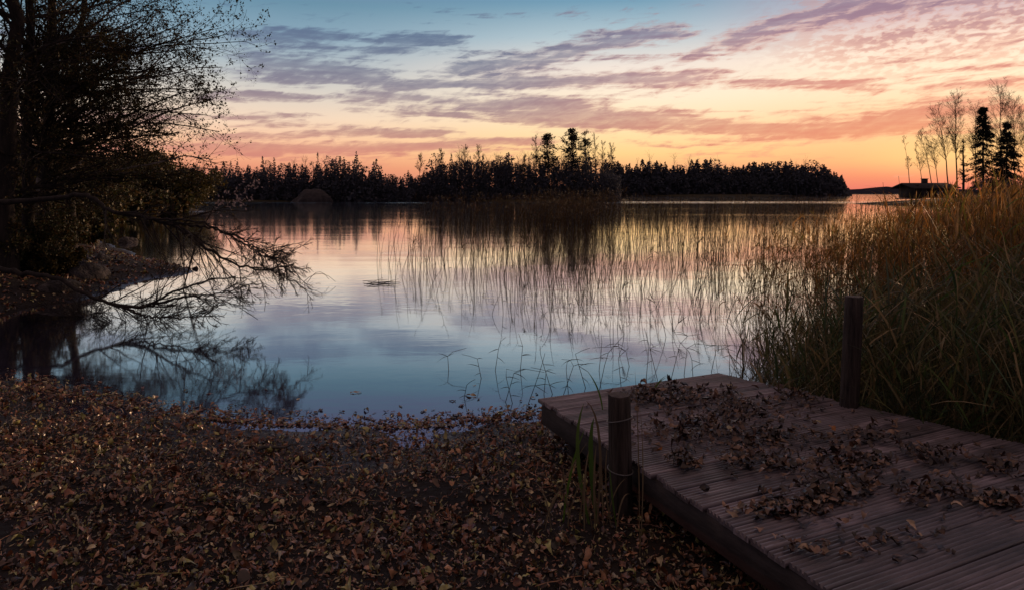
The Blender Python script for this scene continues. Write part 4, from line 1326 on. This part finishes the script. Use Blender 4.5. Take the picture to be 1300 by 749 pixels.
def on_deck(p):
    r = p[:2] - A_[:2]
    v = float(r @ fwd[:2])
    if v < .03 or v > LEN - .1:
        return False
    u = float(r @ e[:2])
    return float((edge_left(v) - A_) @ e) + .05 < u < float((edge_right(v) - A_) @ e) - .05


heaps = [(860, 505, 60, 12, 5), (940, 520, 60, 16, 6), (880, 545, 60, 16, 6), (960, 560, 60, 18, 5), (1010, 500, 26, 12, 3), (830, 500, 30, 8, 2.5), (985, 590, 60, 14, 4), (870, 590, 20, 8, 1.5),
         (1090, 590, 40, 12, 3.5), (1070, 620, 50, 14, 3.5), (1035, 640, 50, 10, 3), (1100, 560, 50, 12, 2), (1190, 580, 40, 12, 2), (1180, 625, 50, 16, 2.4), (1270, 595, 25, 14, 1.4), (1270, 640, 40, 12, 2.4), (990, 650, 50, 10, 3), (1130, 690, 90, 20, 1.5), (1010, 700, 60, 14, 1), (1000, 545, 200, 50, 4)]
tot = sum(h[4] for h in heaps)
pts = []
while len(pts) < 2100:
    h = heaps[rng.choice(len(heaps), p=np.array([h[4] for h in heaps]) / tot)]
    px_, py_ = rng.normal(h[0], h[2] * .62), rng.normal(h[1], h[3] * .62)
    if py_ < 478 or py_ > 748 or px_ > 1299:
        continue
    p = dk(px_, py_)
    if on_deck(p) and np.hypot(p[0] - .69, p[1] - 4.52) > .1 and np.hypot(p[0] - 2.66, p[1] - 5.7) > .1:
        pts.append(p)
pts = np.array(pts)
# pile height from local crowding
d2 = ((pts[:, None, :2] - pts[None, :, :2]) ** 2).sum(-1)
crowd = (d2 < .07 ** 2).sum(1)
order = np.argsort(pts[:, 1])
single = set(order[:286].tolist()) | set()
heap = np.array([i for i in range(len(pts)) if i not in single])
G_L = "curled leaves lying on the jetty boards"
for i in sorted(single):
    o = bpy.data.objects.new("fallen_leaf", variants[rng.integers(len(variants))])
    COL.objects.link(o)
    o.location = (pts[i][0], pts[i][1], DZ + .002 + rng.uniform(0, .006) * min(crowd[i], 5))
    o.rotation_euler = (rng.normal(0, .14), rng.normal(0, .14), rng.uniform(0, 6.28))
    s = rng.uniform(.6, 1.05); o.scale = (s, s, s)
    tag(o, "curled brown dead leaf lying on the jetty boards", "leaf", G_L)
a = Acc()
hp = pts[heap].copy(); hp[:, 2] = DZ + .002 + rng.uniform(0, .007, len(hp)) * np.minimum(crowd[heap], 5)
scatter_leaves(a, hp, rng.uniform(.04, .085, len(hp)), tilt=.24, curl=.8, cup=.5)
tag(a.build("leaf_litter", M_deckheap), "drift of dark curled leaves heaped on the jetty's far half", "leaf litter", kind="stuff")
for lab, px_, py_, mt, s in [("pale yellow leaf lying alone below the tall post", 1037, 541, M_leaf_yellow, 1.0), ("orange red leaf on the boards right of the leaf drift", 1057, 549, M_leaf_orange, 1.1),
                             ("small orange leaf on boards near the short post", 836, 578, M_leaf_orange, .8), ("pale curled leaf low on the right boards", 1179, 619, M_leaf_yellow, 1.0), ("pale leaf in the middle of the leaf drift", 925, 550, M_leaf_yellow, 1.2), ("buff leaf nearest the jetty's far corner", 927, 494, M_leaf_yellow, .9)]:
    me = variants[rng.integers(8)].copy(); me.materials.clear(); me.materials.append(mt)
    o = bpy.data.objects.new("fallen_leaf", me); COL.objects.link(o)
    p = dk(px_, py_); o.location = (p[0], p[1], DZ + .03); o.rotation_euler = (.1, .1, rng.uniform(0, 6)); o.scale = (s,) * 3
    tag(o, lab, "leaf", "bright leaves on the jetty boards")

# ------------------------------------------------------------------ reeds
def reeds(stem_acc, leaf_acc, base, H, lean=.06, r=.0035, nleaf=3, leaf_len=(.25, .5), lw=.014, plume=.5, droop=.22, sides=3, bend=.02, leaf_t=(.35, .95), wind=.05):
    N = len(base)
    d = np.stack([rng.normal(wind, lean, N), rng.normal(0, lean, N), np.ones(N)], 1)
    st = grow_from(base, d, H, 6, .03, 0.0, pull=np.stack([rng.normal(bend * .5, bend, N), rng.normal(0, bend, N), np.zeros(N)], 1))
    stem_acc.tubes(st, np.linspace(1, .45, 6)[None] * (np.broadcast_to(r, (N,)))[:, None], sides)
    if nleaf:
        k = np.repeat(np.arange(N), nleaf)
        t = rng.uniform(leaf_t[0], leaf_t[1], len(k))
        p, tg = interp_poly(st[k], t)
        az = rng.uniform(0, 2 * np.pi, len(k))
        h = np.stack([np.cos(az), np.sin(az), az * 0], 1)
        dirn = h * rng.uniform(.25, .9, len(k))[:, None] + np.array([.15, 0, 1.0])
        L = rng.uniform(leaf_len[0], leaf_len[1], len(k)) * np.minimum(1, H[k] / 1.0)
        lf = grow_from(p, dirn, L, 6, .05, 0.0, pull=h * droop * .6 + np.array([0, 0, -droop]))
        side = norm(np.cross(h, np.array([0, 0, 1.0])) + rng.normal(size=(len(k), 3)) * .35)
        leaf_acc.ribbons(lf, np.array([.55, 1, .95, .75, .45, .05])[None] * lw * rng.uniform(.6, 1.3, (len(k), 1)), side)
    if plume > 0:
        kk = np.where(rng.random(N) < plume)[0]
        k = np.repeat(kk, 9)
        p, tg = interp_poly(st[k], rng.uniform(.86, 1.0, len(k)))
        lf = grow_from(p, tg + rng.normal(size=(len(k), 3)) * .28, rng.uniform(.08, .2, len(k)), 4, .05, -.05)
        leaf_acc.ribbons(lf, np.array([.5, 1, .8, .1])[None] * .012 * np.ones((len(k), 1)), norm(rng.normal(size=(len(k), 3))))
    return st


def patchy(X, Y, s=.35):
    return .5 + .5 * np.sin(X * s * 1.7 + 2 * np.sin(Y * s)) * np.cos(Y * s * 1.3 + 1.2 * np.sin(X * s * .8))


# bed in open water: starts about 14 m out and runs back beyond 100 m
a = Acc(); b = Acc()
def bed(N, ymin, ymax, power):
    Yr = ymin + (ymax - ymin) * rng.uniform(0, 1, N) ** power
    xl = np.interp(Yr, [8, 13, 17, 24, 40, 70, 110], [2.5, -.8, -3.2, -4.6, -6.2, -9.5, -14])
    xr = np.interp(Yr, [8, 12, 20, 40, 110], [3.5, 8.5, 15, 30, 76])
    Xr = rng.uniform(xl, xr)
    pxr = Xr / Yr * F + CX
    dl = (Xr - xl) / np.maximum(.12 * Yr, .5)
    keep = rng.random(N) < np.clip(.22 + dl * .5, 0, 1) * (.12 + .95 * patchy(Xr, Yr, .5))
    return Xr[keep], Yr[keep]


X1, Y1 = bed(3500, 14.5, 46, 1.1)
H1 = np.interp(Y1, [17, 24, 40], [1.0, 1.5, 1.9]) * rng.uniform(.55, 1.2, len(X1))
reeds(a, a, np.stack([X1, Y1, X1 * 0 - .1], 1), H1 + .1, .09, np.interp(Y1, [15, 30, 46], [.0060, .0074, .0080]), 2, (.18, .4), .013, .2)
X2, Y2 = bed(3000, 40, 112, .9)
H2 = rng.uniform(1.2, 2.4, len(X2)) * (.8 + .2 * patchy(X2, Y2, .2))
reeds(a, a, np.stack([X2, Y2, X2 * 0 - .1], 1), H2, .06, .0065, 2, (.3, .6), .022, .5)
# tall olive stand before the island
X3 = rng.normal(0, 1, 420); Y3 = rng.uniform(38, 62, 420); X3 = (735 + X3 * 34 - CX) / F * Y3
reeds(a, a, np.stack([X3, Y3, X3 * 0 - .1], 1), rng.uniform(1.4, 2.75, 420), .06, .006, 4, (.3, .6), .026, .6)
X3 = 530 + 190 * rng.beta(1.6, 1.2, 240); Y3 = rng.uniform(40, 75, 240); X3 = (X3 - CX) / F * Y3
reeds(a, a, np.stack([X3, Y3, X3 * 0 - .1], 1), rng.uniform(1.0, 2.4, 240), .06, .006, 4, (.3, .6), .028, .5)
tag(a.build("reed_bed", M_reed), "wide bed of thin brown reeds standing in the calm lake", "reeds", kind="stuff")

# thin outliers near the front of the bed
a = Acc()
X4, Y4 = bed(900, 10.5, 20, 1.0)
H4 = np.interp(Y4, [10, 14, 20], [.5, 1.0, 1.35]) * rng.uniform(.5, 1.25, len(X4))
reeds(a, a, np.stack([X4, Y4, X4 * 0 - .05], 1), H4, .14, .0050, 2, (.12, .3), .010, .05, bend=.06)
tag(a.build("reed_fringe", M_reed_dark), "sparse short dark reeds along the front of the reed bed", "reeds", kind="stuff")

# countable bent stalks nearest the jetty
G_S = "bent dead reed stalks in the water before the jetty"
stalks = [(588, 505, .30, .2, "lone sunken reed shoot with drooping tip left of the others"), (640, 510, .55, .3, None), (652, 512, .5, -.25, None), (668, 514, .6, .35, None), (690, 500, .48, .1, None), (703, 500, .6, -.3, None), (712, 505, .62, .35, None), (722, 498, .5, -.1, None),
          (745, 492, .7, -.3, None), (760, 494, .75, .2, None), (789, 490, .6, -.1, None), (820, 480, .62, .1, None), (836, 482, .66, -.25, None), (851, 480, .72, .25, None), (868, 476, .6, .1, None), (880, 478, .58, -.05, None), (902, 472, .6, .2, None), (926, 468, .5, .05, None), (760, 470, .5, .1, None), (800, 465, .55, -.2, None), (612, 480, .45, -.2, None), (628, 470, .5, .15, None), (570, 470, .5, -.1, None), (660, 470, .55, .1, None)]
for i, (px_, py_, hh, ln, lab) in enumerate(stalks):
    p = on_z(px_, py_, 0)
    a = Acc(); n = 7
    bx = np.array([0, .12, .25, .42, .62, .82, 1.0])
    kink = rng.uniform(.45, .8); kd = rng.normal(0, .5)
    s = np.maximum(0, bx - kink)
    q = p + np.stack([ln * hh * bx + kd * hh * s * 1.6, rng.normal(0, .05) * bx, hh * bx - np.abs(kd) * hh * s * 1.3], 1) - [0, 0, .05]
    a.tubes(q[None], np.linspace(.0042, .0022, n)[None], 5)
    for _ in range(3):
        t = rng.uniform(.35, .95); k0 = min(n - 2, int(t * (n - 1)))
        h = np.array([rng.choice([-1, 1]), rng.normal(0, .5), rng.uniform(-.4, .9)])
        lf = grow_from(q[k0][None], h[None], np.array([hh * rng.uniform(.15, .35)]), 5, .1, -.16)
        a.ribbons(lf, np.array([[.006, .009, .008, .005, .001]]), norm(np.array([[.2, .8, .6]])))
    tag(a.build("reed_stalk", M_reed_dark, smooth=True), lab or "bent dead reed stalk rising from the water by the jetty", "reed", None if lab else G_S)

# floating broken reeds
for lab, px_, py_, n in (("small raft of broken reeds floating left of the reed bed", 485, 360, 9), ("bent reed looping above the water left of the reed bed", 400, 360, 2)):
    a = Acc()
    p = on_z(px_, py_, .01)
    for k in range(n):
        yaw = rng.normal(.15, .5)
        L = rng.uniform(.35, .8)
        s = np.linspace(-.5, .5, 6)[:, None]
        q = p + rng.normal(size=3) * [.18, .12, .0] + s * L * np.array([math.cos(yaw), math.sin(yaw), .0]) + np.array([0, 0, 1.0]) * (.015 + rng.uniform(0, .12) * (s + .5) * (k % 3 == 0 or n < 3)) + np.array([0, 0, 1.0]) * (.22 * (1 - (2 * s) ** 2) if n < 3 else 0)
        a.tubes(q[None], np.linspace(.007, .004, 6)[None], 5)
    tag(a.build("broken_reeds", M_reed_dark), lab, "reeds")

# right bank reeds
a = Acc()
def right_edge_x(Y):
    # keep off the boards
    r = [float(edge_right(max(.0, v))[0]) for v in np.linspace(0, LEN, 40)]
    yy = [float(edge_right(max(.0, v))[1]) for v in np.linspace(0, LEN, 40)]
    return np.interp(Y, yy[::-1], r[::-1])


def place(N, px0, px1, y0, y1, power=1.0, soft=60):
    Yr = y0 + (y1 - y0) * rng.uniform(0, 1, N) ** power
    q = rng.uniform(px0, px1, N)
    Xr = (q - CX) / F * Yr
    keep = (Xr > right_edge_x(Yr) + .06) | (Yr > 6.9)
    keep &= rng.random(N) < np.clip((q - px0) / soft, .08, 1)
    return Xr[keep], Yr[keep]


X5, Y5 = place(3300, 1000, 1480, 8.0, 24, .9, 260)
H5 = np.interp(X5 / Y5 * F + CX, [985, 1100, 1180, 1300], [1.25, 1.65, 1.85, 2.2]) * rng.uniform(.5, 1.15, len(X5))
zb = np.maximum(height(X5, Y5), -.1)
reeds(a, a, np.stack([X5, Y5, zb], 1), H5, .055, .005, 3, (.25, .6), .02, .75, droop=.08)
X8, Y8 = place(650, 900, 1160, 9.0, 18, 1.0, 160)
H8 = rng.uniform(1.0, 1.9, len(X8)) * np.interp(X8 / Y8 * F + CX, [840, 960, 1100], [.65, .9, 1.0])
reeds(a, a, np.stack([X8, Y8, X8 * 0 - .1], 1), H8, .08, .0036, 3, (.2, .5), .014, .3, droop=.2)
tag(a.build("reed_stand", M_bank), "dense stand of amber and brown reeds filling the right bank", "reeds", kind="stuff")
a = Acc()
X6, Y6 = place(1900, 930, 1460, 4.4, 9.0, .9, 110)
H6 = np.interp(X6 / Y6 * F + CX, [930, 1000, 1100, 1300], [.7, 1.0, 1.1, 1.35]) * rng.uniform(.5, 1.2, len(X6))
zb = np.maximum(height(X6, Y6), -.1)
reeds(a, a, np.stack([X6, Y6, zb], 1), H6, .12, .0036, 4, (.3, .7), .017, 0.1, droop=.11, leaf_t=(.1, .95), bend=.08)
# low tussock grass spilling beside the boards
N = 9000
X7, Y7 = place(N, 935, 1500, 3.6, 9.5, .9, 80)
N = len(X7)
az = rng.uniform(0, 2 * np.pi, N)
h = np.stack([np.cos(az), np.sin(az), az * 0], 1)
pz = np.maximum(height(X7, Y7), 0)
lf = grow_from(np.stack([X7, Y7, pz], 1), h * rng.uniform(.1, .6, N)[:, None] + [0, 0, 1], rng.uniform(.3, .85, N), 6, .05, 0, pull=h * .12 + np.array([0, 0, -.16]))
a.ribbons(lf, np.array([.7, 1, .9, .7, .4, .05])[None] * rng.uniform(.006, .013, (N, 1)), norm(np.cross(h, np.array([0, 0, 1.])) + rng.normal(size=(N, 3)) * .3))
tag(a.build("bank_grass", M_green), "tangled dark green sedge and grass beside the jetty's right edge", "grass", kind="stuff")

# single tall reeds that stand out above the right stand
G_R = "tall single reeds above the right bank"
for i, (px_, py_top, Y, lab) in enumerate([(1120, 232, 8.6, "tall dark reed with bent leaves left of the right stand"), (1140, 224, 9.5, "pointed tall reed standing against the sky left of the hut"), (1275, 215, 7.4, "green bladed reed rising highest at the right"), (1180, 262, 7.2, "amber reed in front of the hut's dark bank"), (1232, 250, 7.0, "arching amber reed at the right of the stand"), (1040, 322, 7.5, "dark reed with drooping blades left of the tall post")]):
    b = at(px_ + 6, 300, Y); b[2] = max(float(height(b[0], b[1])), -.05)
    top = at(px_, py_top, Y)
    a = Acc()
    t = thing("tall_reed", lab, "reed", b, G_R)
    s = np.linspace(0, 1, 7)[:, None]
    q = b + (top - b) * s + np.array([.06, 0, 0]) * np.sin(s * 3)
    a.tubes(q[None], np.linspace(.005, .002, 7)[None], 6); a.build("stem", M_strawblade, t, True)
    for k in range(7):
        c = Acc()
        f = rng.uniform(.45, 1.0); p0 = b + (top - b) * f
        sg = 1 if k % 2 else -1
        hh = np.array([sg, rng.normal(0, .4), 0])
        lf = grow_from(p0[None], (hh * .5 + [0, 0, 1])[None], np.array([rng.uniform(.3, .5)]), 7, .03, 0, pull=hh[None] * .12 + np.array([0, 0, -.14]))
        c.ribbons(lf, np.array([[.010, .018, .019, .016, .012, .007, .001]]), norm(np.array([[.3 * sg, .9, .3]])))
        c.build("leaf", M_bank if i != 2 else M_blade, t)

# green blades beside the short post
def tuft():
    b = np.array([.56, 4.45, float(height(.56, 4.45))])
    t = thing("grass_tuft", "tuft of bright green blades and dry stalks at the short post", "grass tuft", b)
    for (x0, y0, x1, y1, x2, y2, w, mt) in [(748, 650, 722, 560, 741, 512, .024, M_blade), (758, 640, 744, 560, 754, 530, .032, M_blade), (757, 650, 772, 530, 744, 508, .016, M_strawblade), (715, 650, 722, 590, 742, 545, .016, M_blade), (690, 655, 718, 600, 746, 560, .010, M_strawblade),
                                             (766, 660, 764, 590, 760, 540, .009, M_strawblade), (776, 665, 764, 610, 772, 560, .010, M_strawblade), (756, 655, 752, 600, 757, 565, .013, M_strawblade), (742, 660, 740, 600, 748, 570, .012, M_strawblade), (783, 670, 776, 630, 774, 590, .010, M_blade),
                                             (722, 660, 720, 620, 714, 590, .008, M_strawblade), (812, 655, 812, 560, 806, 468, .006, M_strawblade), (765, 520, 762, 490, 745, 470, .010, M_blade), (812, 665, 820, 600, 813, 520, .006, M_strawblade)] + [(x_, 662, x_ + d_ * .3, 620 - abs(d_) * .2, x_ + d_, y_, .009, M_strawblade) for x_, d_, y_ in ((700, -22, 612), (728, -40, 596), (744, 22, 580), (760, -14, 588), (770, 26, 606), (736, 12, 570), (720, 28, 600), (752, -30, 606), (782, 20, 628), (692, 30, 622))]:
        Y = 4.30 + rng.uniform(-.08, .08)
        if x0 > 800:
            Y = 3.95
        p0, p1, p2 = at(x0, y0, Y), at(x1, y1, Y), at(x2, y2, Y + .06)
        if y0 > 600:
            p0[2] = float(height(p0[0], p0[1]))
        s = np.linspace(0, 1, 9)[:, None]
        q = p0 * (1 - s) ** 2 + p1 * 2 * s * (1 - s) + p2 * s ** 2
        a = Acc()
        a.ribbons(q[None], np.array([[.6, .8, .95, 1, 1, .9, .7, .45, .06]]) * w, norm(np.array([[1.0, -.25 + rng.normal(0, .2), 0.0]])))
        a.build("blade", mt, t)


tuft()
for lab, px_, py_, mt in (("dark green blade arching over the jetty's far boards", 828, 497, M_blade), ("yellowed upright leaf at the jetty edge left of tall post", 988, 496, M_strawblade)):
    p = dk(px_, py_); a = Acc()
    for k in range(3):
        hh = np.array([rng.normal(0, .6), rng.normal(0, .3), 0])
        lf = grow_from(p[None] - [0, 0, .02], (hh * .5 + [0, 0, 1])[None], np.array([rng.uniform(.14, .26)]), 7, .03, 0, pull=hh[None] * .15 + np.array([0, 0, -.12]))
        a.ribbons(lf, np.array([[.006, .012, .014, .013, .010, .006, .001]]), norm(np.array([[.8, -.4, .1]])))
    tag(a.build("grass_tuft", mt), lab, "grass")
